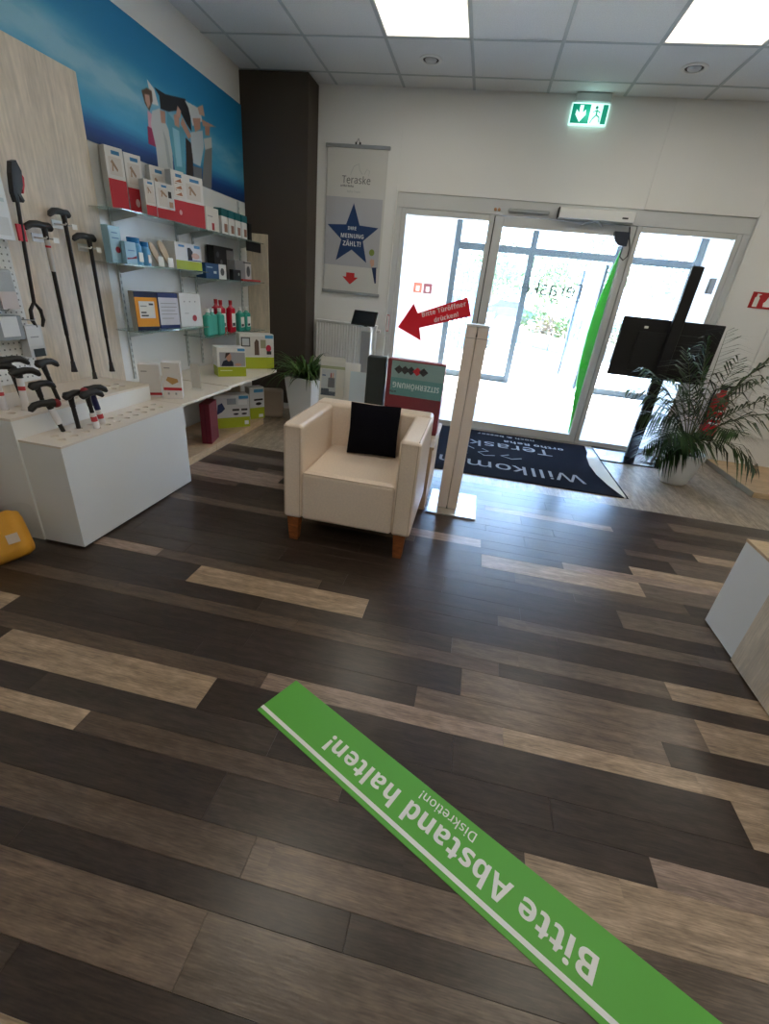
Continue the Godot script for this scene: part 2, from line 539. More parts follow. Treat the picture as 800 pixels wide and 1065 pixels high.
func ceiling() -> void:
	var o := thing("ceiling", "suspended ceiling of square white panels in a grey grid", "ceiling", Vector3.ZERO, 0, "", "structure")
	part(o, "slab", bx2(Vector3(-2.6, 2.985, -5.35), Vector3(4.3, 3.2, 3.3), 0), M.wall)
	var tile := mat(rgb(238, 241, 242), 0.9)
	var nt := NoiseTexture2D.new()
	nt.width = 256; nt.height = 256; nt.seamless = true
	nt.noise = noise(0.12, 5, 3)
	var g := Gradient.new()
	g.set_color(0, rgb(236, 236, 236)); g.set_color(1, Color.WHITE)
	nt.color_ramp = g
	tile.albedo_texture = nt
	tile.uv1_triplanar = true
	tile.uv1_world_triplanar = true
	tile.uv1_scale = Vector3(3, 3, 3)
	var xs := [-2.47, -2.27, -1.645, -1.02, -0.395, 0.23, 0.855, 1.48, 2.105, 2.73, 3.355, 3.98, 4.2]
	var zs := [-5.15, -4.895]
	while zs[-1] < 2.7: zs.append(zs[-1] + 0.603)
	zs.append(3.2)
	var gm := MB.new()
	for x in xs.slice(1, -1): gm.box(Vector3(x, 2.9720, -0.97), Vector3(0.024, 0.018, 8.35), 0.002)
	for z in zs.slice(1, -1): gm.box(Vector3(0.86, 2.9718, z), Vector3(6.66, 0.017, 0.024), 0.002)
	part(o, "grid", gm, mat(rgb(186, 194, 196), 0.6))
	var warm := rgb(255, 246, 226)
	var glow := mat(rgb(255, 248, 230), 0.6)
	glow.emission_enabled = true
	glow.emission = warm
	glow.emission_energy_multiplier = 1.05
	for i in xs.size() - 1:
		for j in zs.size() - 1:
			var lit: bool = i in [3, 6, 9] and j in [2, 6, 10]
			var a := Vector3(xs[i] + 0.006, 2.966, zs[j] + 0.006)
			var b := Vector3(xs[i + 1] - 0.006, 2.984, zs[j + 1] - 0.006)
			if not lit:
				part(o, "ceiling_tile", bx2(a, b, 0.002), tile)
				continue
			var near := "in front of the left ceiling spot" if i == 3 else "in front of the right ceiling spot"
			if not (j == 2 and i < 9): near = "further back in the room"
			var l := thing("ceiling_light", "square glowing ceiling light panel " + near, "ceiling light", Vector3((a.x + b.x) / 2, 2.97, (a.z + b.z) / 2), 0, "" if j == 2 and i < 9 else "light panels behind the camera")
			part(l, "diffuser", bx(Vector3(0, 0.004, 0), Vector3(b.x - a.x - 0.02, 0.012, b.z - a.z - 0.02), 0.002), glow)
			var fr := MB.new()
			for s in [-1, 1]:
				fr.box(Vector3(s * 0.299, 0.004, 0), Vector3(0.014, 0.018, 0.59), 0.002)
				fr.box(Vector3(0, 0.004, s * 0.288), Vector3(0.60, 0.018, 0.014), 0.002)
			part(l, "rim", fr, M.white)
			var al := AreaLight3D.new()
			al.name = "panel_light"
			al.area_size = Vector2(0.58, 0.55)
			al.light_color = warm
			al.light_energy = PANEL
			al.shadow_enabled = true
			al.area_range = 12.0
			l.add_child(al)
			al.position = Vector3(0, -0.012, 0)
			al.rotation_degrees.x = -90
	for q in [[-0.72, "left"], [1.19, "right"]]:
		var s := thing("ceiling_spot", "round recessed ceiling spot behind the %s glowing light panel" % q[1], "ceiling spot", Vector3(q[0], 2.966, -4.61))
		var ring := MB.new()
		ring.lathe([Vector2(0.062, 0.0), Vector2(0.066, -0.008), Vector2(0.088, -0.006), Vector2(0.090, 0.0)])
		part(s, "ring", ring, M.white)
		var cup := MB.new()
		cup.lathe([Vector2(0.062, -0.002), Vector2(0.058, -0.001), Vector2(0.001, -0.001)])
		part(s, "recess", cup, M.dark)
		var lens := MB.new()
		lens.lathe([Vector2(0.001, -0.018), Vector2(0.03, -0.016), Vector2(0.044, -0.008), Vector2(0.046, -0.001)])
		lens.t = Transform3D(Basis(Vector3.RIGHT, 0.25), Vector3.ZERO)
		part(s, "lamp_lens", lens, M.steel)
const PANEL := 0.23

# ---------- entrance ----------
func leaf_frame(o: Node, x0: float, x1: float, y0: float, y1: float, w: float, z: float, d: float, m: Material) -> void:
	part(o, "frame_stile", bx2(Vector3(x0, y0, z - d), Vector3(x0 + w, y1, z), 0.004), m)
	part(o, "frame_stile", bx2(Vector3(x1 - w, y0, z - d), Vector3(x1, y1, z), 0.004), m)
	part(o, "frame_rail", bx2(Vector3(x0 + w, y1 - w, z - d), Vector3(x1 - w, y1, z), 0.004), m)
	part(o, "frame_rail", bx2(Vector3(x0 + w, y0, z - d), Vector3(x1 - w, y0 + w, z), 0.004), m)

func pane(o: Node, x0: float, x1: float, y0: float, y1: float, z: float) -> void:
	part(o, "pane", bx2(Vector3(x0, y0, z - 0.006), Vector3(x1, y1, z), 0), M.glass)

func entrance() -> void:
	var o := thing("door_frame", "grey metal frame around the whole glazed entrance", "door frame", Vector3.ZERO, 0, "", "structure")
	part(o, "frame_head", bx2(Vector3(-1.0, 2.075, -5.25), Vector3(2.22, 2.2, -5.16), 0.004), M.frame)
	part(o, "jamb", bx2(Vector3(-1.0, 0, -5.25), Vector3(-0.94, 2.075, -5.16), 0.004), M.frame)
	part(o, "jamb", bx2(Vector3(2.15, 0, -5.25), Vector3(2.22, 2.075, -5.16), 0.004), M.frame)
	part(o, "lip", bx2(Vector3(-1.012, 0, -5.165), Vector3(-0.995, 2.215, -5.135), 0.003), M.white)
	part(o, "lip", bx2(Vector3(2.212, 0, -5.165), Vector3(2.235, 2.215, -5.135), 0.003), M.white)
	part(o, "mullion", bx2(Vector3(-0.07, 0, -5.27), Vector3(0.01, 2.075, -5.24), 0.002), M.dark)
	part(o, "mullion", bx2(Vector3(1.235, 0, -5.27), Vector3(1.285, 2.075, -5.24), 0.002), M.dark)
	part(o, "threshold", bx2(Vector3(-1.0, -0.02, -5.40), Vector3(2.22, 0.006, -5.15), 0.002), M.alu)
	var w1 := thing("window_1", "fixed glass pane beside the door with the red arrow on it", "window", Vector3.ZERO, 0, "", "structure")
	leaf_frame(w1, -0.94, -0.035, 0.005, 2.075, 0.05, -5.165, 0.07, M.frame)
	pane(w1, -0.89, -0.085, 0.055, 2.025, -5.19)
	var d := thing("door_1", "glass swing door with grey frame and lettering on the pane", "door", Vector3.ZERO, 0, "", "structure")
	part(d, "frame_stile", bx2(Vector3(-0.027, 0.01, -5.235), Vector3(0.058, 2.07, -5.16), 0.004), M.frame)
	part(d, "frame_stile", bx2(Vector3(1.19, 0.01, -5.235), Vector3(1.255, 2.07, -5.16), 0.004), M.frame)
	part(d, "frame_rail", bx2(Vector3(0.058, 1.985, -5.235), Vector3(1.19, 2.07, -5.16), 0.004), M.frame)
	part(d, "frame_rail", bx2(Vector3(0.058, 0.01, -5.235), Vector3(1.19, 0.095, -5.16), 0.004), M.frame)
	pane(d, 0.058, 1.19, 0.095, 1.985, -5.195)
	var hb := Basis(Vector3.LEFT, Vector3.UP, Vector3.FORWARD)
	var dk := mat(rgb(26, 58, 66), 0.6)
	text(d, "Teraske", 0.62, Vector3(0.66, 1.50, -5.2045), hb, dk, false)
	text(d, "ortho Reha", 0.30, Vector3(0.80, 1.405, -5.2045), hb, dk, false)
	var logo := MB.new()
	logo.tube([Vector3(0.70, 1.62, -5.203), Vector3(0.65, 1.69, -5.203), Vector3(0.58, 1.70, -5.203), Vector3(0.60, 1.63, -5.203), Vector3(0.52, 1.60, -5.203)], 0.004, 6)
	logo.tube([Vector3(0.50, 1.66, -5.203), Vector3(0.44, 1.70, -5.203), Vector3(0.40, 1.65, -5.203), Vector3(0.44, 1.60, -5.203)], 0.004, 6)
	part(d, "logo", logo, dk)
	# bowed green finger guard hung along the hinge side of the leaf
	var gp := PackedVector2Array()
	for k in 13:
		var f := k / 12.0
		gp.append(Vector2(1.188, 0.10 + 1.78 * f))
	for k in 13:
		var f := 1.0 - k / 12.0
		gp.append(Vector2(1.184 - 0.09 * sin(PI * pow(f, 1.2)), 0.10 + 1.78 * f))
	var gm := MB.new()
	gm.prism(gp, -5.222, -5.206)
	var gmt := mat(rgb(30, 205, 50), 0.5)
	gmt.backlight_enabled = true
	gmt.backlight = Color(0.1, 0.6, 0.12)
	single("green_guard", gm, gmt, "bowed bright green strip along the hinge side of the glass door", "door guard")
	part(d, "handle", bx2(Vector3(-0.01, 0.98, -5.16), Vector3(0.02, 1.10, -5.13), 0.004), M.alu)
	var w2 := thing("window_2", "fixed glass pane behind the black screen and palm", "window", Vector3.ZERO, 0, "", "structure")
	leaf_frame(w2, 1.262, 2.15, 0.005, 2.075, 0.045, -5.165, 0.07, M.frame)
	pane(w2, 1.307, 2.105, 0.05, 2.03, -5.19)
	# automatic opener
	var c := thing("door_opener", "white box of the automatic door opener above the door", "door opener", Vector3(0.87, 2.05, -5.16))
	part(c, "housing", bx2(Vector3(-0.33, 0.03, 0.0), Vector3(0.33, 0.115, 0.085), 0.006), M.white)
	part(c, "end_cap", bx2(Vector3(-0.342, 0.03, 0.0), Vector3(-0.331, 0.115, 0.083), 0.003), M.dark)
	part(c, "badge", bx2(Vector3(0.22, 0.055, 0.085), Vector3(0.27, 0.068, 0.087), 0.0005), M.dark)
	var arm := MB.new()
	arm.tube([Vector3(0.02, 0.035, 0.06), Vector3(-0.12, -0.005, 0.03)], 0.009, 8)
	arm.tube([Vector3(0.02, 0.035, 0.06), Vector3(0.08, -0.005, 0.02)], 0.009, 8)
	part(c, "arm", arm, M.steel)
	single("closer_rail", bx2(Vector3(0.08, 2.10, -5.16), Vector3(0.46, 2.132, -5.13), 0.01), M.alu, "slim grey rail on the door head beside the opener box", "rail")
	for q in [[0.0, "left"], [0.035, "right"]]:
		var b := MB.new()
		b.lathe([Vector2(0.001, 0.012), Vector2(0.012, 0.010), Vector2(0.014, 0.0)], Vector3.ZERO, 14)
		var s := single("screw_cap", b, mat(rgb(190, 140, 100), 0.5), "small brown round cap on the door head, %s one of the pair" % q[1], "cap", "brown caps on the door head")
		s.position = Vector3(-0.04 + q[0], 2.118, -5.16)
		s.rotation_degrees.x = 90
	var sn := thing("door_sensor", "black rounded sensor at the top corner of the glass door", "sensor", Vector3(1.13, 1.96, -5.155))
	var sp := PackedVector2Array()
	for k in 9: sp.append(Vector2(0.02 - 0.085 * cos(PI * 0.5 * k / 8.0), 0.055 - 0.11 * sin(PI * 0.5 * k / 8.0)))
	sp.append(Vector2(0.07, -0.055)); sp.append(Vector2(0.07, 0.055))
	var sm := MB.new()
	sm.prism(sp, 0.0, 0.05)
	part(sn, "housing", sm, mat(rgb(26, 34, 52), 0.4))
	var cb := MB.new()
	cb.tube([Vector3(0.055, 0.10, 0.03), Vector3(0.075, 0.02, 0.03), Vector3(0.105, -0.06, 0.028), Vector3(0.11, -0.13, 0.022), Vector3(0.08, -0.165, 0.02), Vector3(0.045, -0.14, 0.02), Vector3(0.045, -0.05, 0.02)], 0.006, 8)
	part(sn, "cable", cb, M.black)
	# door button and frame strip
	var bt := thing("door_button", "slim white push button with red outline on the entrance frame", "button", Vector3(-0.975, 1.02, -5.135))
	part(bt, "rim", bx(Vector3(0, 0, 0.004), Vector3(0.028, 0.165, 0.008), 0.004), M.red)
	part(bt, "plate", bx(Vector3(0, 0, 0.007), Vector3(0.020, 0.15, 0.008), 0.003), M.white)
	# red arrow
	var ar := thing("arrow_sign", "red arrow sign with white lettering stuck on the entrance glass", "sign", Vector3(0, 0, -5.183))
	var ap := PackedVector2Array([Vector2(-0.868, 0.988), Vector2(-0.722, 1.237), Vector2(-0.668, 1.147), Vector2(-0.168, 1.351), Vector2(-0.102, 1.176), Vector2(-0.630, 1.006), Vector2(-0.600, 0.879)])
	var am := MB.new()
	am.prism(ap, 0.0, 0.004)
	var arm_red := mat(rgb(224, 26, 48), 0.5)
	arm_red.backlight_enabled = true
	arm_red.backlight = Color(0.5, 0.03, 0.06)
	part(ar, "board", am, arm_red)
	var tilt := Basis(Vector3.BACK, 0.335)
	var wt := mat(rgb(245, 225, 225), 0.5)
	text(ar, "Bitte Türöffner", 0.47, Vector3(-0.40, 1.212, 0.0045), tilt, wt)
	text(ar, "drücken!", 0.26, Vector3(-0.36, 1.140, 0.0045), tilt, wt)
	# exit sign
	var ex := thing("exit_sign", "green glowing emergency exit sign with down arrow and running figure", "exit sign", Vector3(0.60, 2.80, -5.15))
	part(ex, "housing", bx2(Vector3(-0.135, 0.105, 0.0), Vector3(0.15, 0.16, 0.07), 0.004), mat(rgb(190, 196, 196), 0.5))
	var gg := mat(rgb(10, 150, 120), 0.4)
	gg.emission_enabled = true; gg.emission = rgb(0, 165, 135); gg.emission_energy_multiplier = 0.2
	var gw := mat(rgb(235, 255, 250), 0.4)
	gw.emission_enabled = true; gw.emission = rgb(205, 255, 245); gw.emission_energy_multiplier = 0.42
	part(ex, "light_box", bx2(Vector3(-0.152, -0.045, 0.01), Vector3(0.158, 0.105, 0.034), 0.004), gw)
	part(ex, "green_field", bx2(Vector3(-0.142, -0.032, 0.034), Vector3(0.006, 0.095, 0.0355), 0), gg)
	part(ex, "green_field", bx2(Vector3(0.105, -0.032, 0.034), Vector3(0.146, 0.095, 0.0355), 0), gg)
	var ew := MB.new()
	ew.prism(PackedVector2Array([Vector2(-0.082, 0.088), Vector2(-0.052, 0.088), Vector2(-0.052, 0.038), Vector2(-0.03, 0.06), Vector2(-0.025, 0.025), Vector2(-0.067, -0.025), Vector2(-0.11, 0.025), Vector2(-0.105, 0.06), Vector2(-0.082, 0.038)]), 0.0355, 0.0365)
	part(ex, "arrow_symbol", ew, gw)
	var mn := MB.new()
	mn.lathe([Vector2(0.001, 0.001), Vector2(0.011, 0.001), Vector2(0.011, 0.0)], Vector3.ZERO, 12)
	for i in mn.v.size():
		mn.v[i] = Vector3(0.055, 0.075, 0.0345) + Vector3(mn.v[i].x, mn.v[i].z, mn.v[i].y); mn.n[i] = Vector3(mn.n[i].x, mn.n[i].z, mn.n[i].y)
	for q in [[0.06, 0.06, 0.062, 0.025, 0.011], [0.062, 0.028, 0.035, 0.0, 0.008], [0.035, 0.0, 0.022, -0.026, 0.007], [0.064, 0.026, 0.088, 0.012, 0.008], [0.088, 0.012, 0.095, -0.02, 0.006], [0.058, 0.056, 0.03, 0.045, 0.006], [0.064, 0.056, 0.09, 0.042, 0.006]]:
		mn.tube([Vector3(q[0], q[1], 0.035), Vector3(q[2], q[3], 0.035)], q[4] * 0.55, 6)
	part(ex, "figure_symbol", mn, gg)
	var el := OmniLight3D.new()
	el.name = "sign_light"; el.light_color = rgb(205, 255, 245); el.light_energy = 0.003; el.light_size = 0.05; el.omni_range = 8.0; el.shadow_enabled = true
	ex.add_child(el)
	el.position = Vector3(0, 0.03, 0.09)

# ---------- outside ----------
func foliage(mb: MB, ce: Vector3, r: Vector3, count: int, size: float, tints: Array) -> void:
	for i in count:
		var d := Vector3(rng.randfn(), rng.randfn(), rng.randfn()).normalized() * pow(rng.randf(), 0.45)
		var a := ce + d * r
		var dir := (d + Vector3(rng.randf() - 0.5, rng.randf() - 0.3, rng.randf() - 0.5) * 1.4).normalized()
		var side := dir.cross(Vector3(rng.randf() - 0.5, rng.randf() - 0.5, rng.randf() - 0.5)).normalized()
		mb.col = tints[rng.randi() % tints.size()].srgb_to_linear()
		leaf_quad(mb, a, dir, side, size * (0.7 + 0.6 * rng.randf()), size * 0.5)

func tree(label: String, at: Vector3, h: float, r: float, count: int, size: float, tints: Array, group: String, called := "tree") -> void:
	var o := thing(called, label, "tree" if called == "tree" else "shrub", at, 0, group)
	if called == "tree":
		var tr := MB.new()
		tr.tube([Vector3(0, -0.05, 0), Vector3(0.05, h * 0.35, 0), Vector3(0, h * 0.7, 0.05)], [0.12, 0.09, 0.05], 8)
		part(o, "trunk", tr, mat(rgb(110, 95, 80), 0.9))
	var f := MB.new()
	if called == "tree":
		foliage(f, Vector3(0, h * 0.66, 0), Vector3(r, h * 0.36, r), count, size, tints)
		foliage(f, Vector3(r * 0.5, h * 0.5, r * 0.2), Vector3(r * 0.6, h * 0.22, r * 0.6), count / 4, size, tints)
	else:
		foliage(f, Vector3(0, h * 0.5, 0), Vector3(r, h * 0.55, r), count, size, tints)
	var lm := mat(Color.WHITE, 0.7)
	lm.vertex_color_use_as_albedo = true
	lm.backlight_enabled = true
	lm.backlight = Color(0.25, 0.3, 0.1)
	part(o, "foliage", f, lm)

func outdoors() -> void:
	var pave := mat(rgb(205, 205, 202), 0.8)
	single("pavement", bx2(Vector3(-40, -0.3, -90), Vector3(60, -0.02, -5.40), 0), pave, "bright pale paving outside the entrance", "pavement", "", "structure")
	# porch in front of the door: walls either side of an outer glazed screen
	var pw := mat(rgb(206, 212, 216), 0.7)
	single("wall_porch_left", bx2(Vector3(-2.6, -0.02, -9.05), Vector3(-0.66, 2.95, -8.9), 0.002), pw, "white porch wall with two small red safety signs", "wall", "", "structure")
	single("wall_porch_right", bx2(Vector3(3.28, -0.02, -9.05), Vector3(5.2, 2.95, -8.9), 0.002), pw, "white porch wall carrying a small black box", "wall", "", "structure")
	single("wall_porch_side", bx2(Vector3(-2.75, -0.02, -9.05), Vector3(-2.6, 2.95, -5.40), 0.002), pw, "white side wall of the porch", "wall", "", "structure")
	single("wall_porch_end", bx2(Vector3(5.2, -0.02, -9.05), Vector3(5.35, 2.95, -5.40), 0.002), pw, "white end wall of the porch", "wall", "", "structure")
	single("ceiling_porch", bx2(Vector3(-2.75, 2.95, -9.05), Vector3(5.35, 3.15, -5.40), 0.002), pw, "white porch roof above the entrance", "ceiling", "", "structure")
	var sc := thing("window_3", "grey outer glazed screen of the porch with posts and a transom", "window", Vector3.ZERO, 0, "", "structure")
	var fm := mat(rgb(52, 68, 78), 0.5)
	for x in [-0.61, 0.66, 2.02, 3.22]:
		part(sc, "post", bx2(Vector3(x - 0.05, -0.02, -9.02), Vector3(x + 0.05, 2.95, -8.92), 0.004), fm)
	part(sc, "transom", bx2(Vector3(-0.56, 2.08, -9.01), Vector3(3.17, 2.19, -8.93), 0.004), fm)
	part(sc, "bottom_rail", bx2(Vector3(-0.56, -0.02, -9.01), Vector3(0.61, 0.09, -8.93), 0.004), fm)
	part(sc, "bottom_rail", bx2(Vector3(2.07, -0.02, -9.01), Vector3(3.17, 0.09, -8.93), 0.004), fm)
	for q in [[-0.56, 0.61, 0.09, 2.08], [-0.56, 0.61, 2.19, 2.94], [0.71, 1.97, 2.19, 2.94], [2.07, 3.17, 2.19, 2.94], [2.07, 3.17, 0.09, 2.08]]:
		pane(sc, q[0], q[1], q[2], q[3], -8.97)
	var d := thing("door_2", "outer glass door standing open beyond the green strip", "door", Vector3(1.95, 0, -9.03), 0, "", "structure")
	d.rotation_degrees.y = 98
	leaf_frame(d, 0.0, 1.15, 0.01, 2.06, 0.07, 0.0, 0.05, fm)
	pane(d, 0.07, 1.08, 0.08, 1.99, -0.02)
	for q in [[-1.20, "orange", rgb(200, 96, 62)], [-1.02, "dark red", rgb(120, 26, 36)]]:
		var s := thing("safety_sign", "small %s safety sign on the white porch wall" % q[1], "sign", Vector3(q[0], 1.42, -8.898), 0, "safety signs on the porch wall")
		part(s, "plate", bx(Vector3(0, 0, 0.003), Vector3(0.15, 0.16, 0.006), 0.002), mat(q[2], 0.5))
		part(s, "symbol", bx(Vector3(0, -0.01, 0.0065), Vector3(0.06, 0.08, 0.002), 0.0005), M.paper)
	var bb := thing("wall_box", "small black box on the porch wall right of the screen", "box", Vector3(3.62, 1.87, -8.898))
	part(bb, "housing", bx(Vector3(0, 0, 0.04), Vector3(0.30, 0.22, 0.08), 0.006), M.black)
	part(bb, "lens", bx(Vector3(-0.08, -0.04, 0.082), Vector3(0.05, 0.05, 0.006), 0.003), M.dark)
	single("porch_panel", bx2(Vector3(3.2, -0.02, -10.4), Vector3(3.75, 1.62, -10.3), 0.004), mat(rgb(150, 162, 170), 0.6), "pale grey panel standing outside the right porch pane", "panel")
	# curved stone planter bed
	var bed := thing("planter_bed", "raised planter bed with a curved kerb of pale stones", "planter", Vector3(4.2, -0.02, -22))
	var st := [mat(rgb(120, 113, 98), 0.9), mat(rgb(106, 100, 88), 0.9)]
	for k in 16:
		var a0 := PI * (0.42 + 0.9 * k / 16.0)
		var a1 := PI * (0.42 + 0.9 * (k + 0.96) / 16.0)
		var m := MB.new()
		var p := PackedVector2Array([Vector2(cos(a0) * 3.1, -sin(a0) * 6.6), Vector2(cos(a1) * 3.1, -sin(a1) * 6.6), Vector2(cos(a1) * 2.75, -sin(a1) * 6.2), Vector2(cos(a0) * 2.75, -sin(a0) * 6.2)])
		m.t = Transform3D(Basis(Vector3.RIGHT, -PI / 2), Vector3.ZERO)
		m.prism(p, 0.0, 0.42 + 0.03 * (k % 2))
		part(bed, "stone", m, st[k % 2])
	var soil := MB.new()
	var f := []
	for k in 24: f.append(Vector3(cos(TAU * k / 24) * 2.75, 0.32, sin(TAU * k / 24) * 6.2))
	soil.face(f, Vector3.UP)
	part(bed, "soil", soil, mat(rgb(130, 112, 92), 0.95))
	var g1 := [rgb(74, 92, 46), rgb(92, 106, 60), rgb(62, 82, 42)]
	var g2 := [rgb(128, 108, 86), rgb(120, 102, 92), rgb(104, 104, 62)]
	var n := 0
	for q in [[2.2, -20.5, 1.0, 0.6, 0], [2.5, -18.6, 0.7, 0.45, 1], [3.1, -17.6, 0.75, 0.5, 0], [3.9, -17.0, 0.7, 0.5, 1], [4.2, -19.5, 1.6, 1.0, 1], [2.9, -22.6, 2.6, 0.8, 0], [4.6, -23.5, 3.4, 0.9, 1], [4.8, -16.6, 0.9, 0.55, 0]]:
		var lb: String = ["green shrub", "pinkish shrub"][q[4]] + " in the stone planter bed, " + ["lowest at its left end", "small one at the front kerb", "round one at the front kerb", "low one near the middle", "broad one behind the front row", "tall one at the back left", "tallest of the bed", "rightmost by the open door"][n]
		tree(lb, Vector3(q[0], 0.28, q[1]), q[2], q[3], 420, 0.16, g1 if q[4] == 0 else g2, "shrubs in the planter bed", "shrub")
		n += 1
	var tg := [rgb(92, 112, 70), rgb(108, 126, 82), rgb(78, 98, 62)]
	n = 0
	for q in [[-6.0, -42, 6.5, 3.0, 0], [0.5, -41, 5.4, 2.6, 0], [5.6, -54, 6.0, 3.0, 0], [8.6, -43, 6.6, 3.0, 1], [15.6, -48, 6.4, 3.2, 0], [22.5, -50, 7.2, 3.2, 1]]:
		tree(["pale tree behind the slatted fence", "tree left of the dark porch post", "tree behind the porch post", "broad tree above the white trailer", "tree behind the hedge", "tall tree at the far right"][n], Vector3(q[0], 0, q[1]), q[2], q[3], 900, 0.42, tg, "trees beyond the car park")
		n += 1
	for q in [[9.2, -20.5, "left"], [12.6, -23, "right"]]:
		tree("dense green bush seen through the right pane, %s one of two" % q[2], Vector3(q[0], 0, q[1]), 2.3, 1.6, 1100, 0.22, g1, "bushes outside the right pane", "bush")
	# slatted fence at the far left
	var fe := thing("fence", "blue-grey fence of upright slats beside the porch", "fence", Vector3(-0.95, -0.02, -14.0))
	var fb := mat(rgb(70, 112, 130), 0.6)
	for k in 7: part(fe, "slat", bx2(Vector3(k * 0.13, 0, 0), Vector3(k * 0.13 + 0.07, 2.25 - 0.05 * k, 0.05), 0.004), fb)
	for y in [0.4, 1.5]: part(fe, "rail", bx2(Vector3(0, y, -0.04), Vector3(0.86, y + 0.06, 0), 0.004), fb)
	# parked scooter
	var so := thing("scooter", "small blue scooter with grey seat parked outside the left pane", "scooter", Vector3(-0.05, -0.02, -15.2), 20)
	part(so, "body", bx(Vector3(0.05, 0.32, 0), Vector3(0.75, 0.34, 0.4), 0.1), mat(rgb(40, 140, 220), 0.4))
	var se := MB.new()
	se.rbox(Vector3(0.0, 0.95, 0), Vector3(0.75, 0.14, 0.4), 0.07)
	part(so, "seat", se, mat(rgb(130, 145, 150), 0.6))
	var sh := MB.new()
	sh.tube([Vector3(0.25, 0.4, 0), Vector3(0.2, 0.9, 0)], 0.04, 8)
	sh.tube([Vector3(0.4, 0.4, 0), Vector3(0.45, 1.05, 0)], 0.03, 8)
	part(so, "column", sh, M.alu)
	for x in [-0.25, 0.32]:
		for z in [-0.2, 0.2]:
			var w := MB.new()
			w.lathe([Vector2(0.001, -0.04), Vector2(0.13, -0.04), Vector2(0.14, 0.0), Vector2(0.13, 0.04), Vector2(0.001, 0.04)], Vector3.ZERO, 14)
			var wo := part(so, "wheel", w, M.dark)
			wo.position = Vector3(x, 0.14, z)
			wo.rotation_degrees.x = 90
	# white trailer with dark base and parked cars far off
	var tr := thing("trailer", "white box trailer with dark base beyond the planter bed", "trailer", Vector3(7.6, 0, -33))
	part(tr, "box", bx(Vector3(0, 1.75, 0), Vector3(3.4, 1.9, 2.0), 0.03), M.white)
	part(tr, "base", bx(Vector3(0, 0.5, 0), Vector3(3.4, 0.5, 2.0), 0.03), mat(rgb(60, 90, 105), 0.5))
	for x in [-1.0, 1.0]:
		var w := MB.new()
		w.lathe([Vector2(0.001, -0.1), Vector2(0.3, -0.1), Vector2(0.32, 0.0), Vector2(0.3, 0.1), Vector2(0.001, 0.1)], Vector3.ZERO, 16)
		var wo := part(tr, "wheel", w, M.dark)
		wo.position = Vector3(x, 0.32, 0.98)
		wo.rotation_degrees.x = 90
	n = 0
	for q in [[-2.6, -38, rgb(90, 126, 150)], [2.0, -38.5, rgb(60, 94, 122)]]:
		var c := thing("car", ["pale blue", "darker blue"][n] + " car parked far away beyond the porch", "car", Vector3(q[0], 0, q[1]), 8, "parked cars")
		var cp := MB.new()
		cp.prism(PackedVector2Array([Vector2(-1.9, 0.3), Vector2(1.9, 0.3), Vector2(1.95, 0.75), Vector2(1.2, 0.9), Vector2(0.6, 1.4), Vector2(-0.9, 1.45), Vector2(-1.6, 0.95), Vector2(-1.95, 0.85)]), -0.8, 0.8)
		part(c, "body", cp, mat(q[2], 0.3))
		var gp := MB.new()
		gp.prism(PackedVector2Array([Vector2(-1.4, 0.95), Vector2(1.0, 0.95), Vector2(0.55, 1.34), Vector2(-0.85, 1.38)]), -0.805, 0.805)
		part(c, "window", gp, M.dark)
		for x in [-1.2, 1.2]:
			var w := MB.new()
			w.lathe([Vector2(0.001, -0.1), Vector2(0.3, -0.1), Vector2(0.31, 0.0), Vector2(0.3, 0.1), Vector2(0.001, 0.1)], Vector3.ZERO, 14)
			var wo := part(c, "wheel", w, M.dark)
			wo.position = Vector3(x, 0.31, 0.76)
			wo.rotation_degrees.x = 90
		n += 1

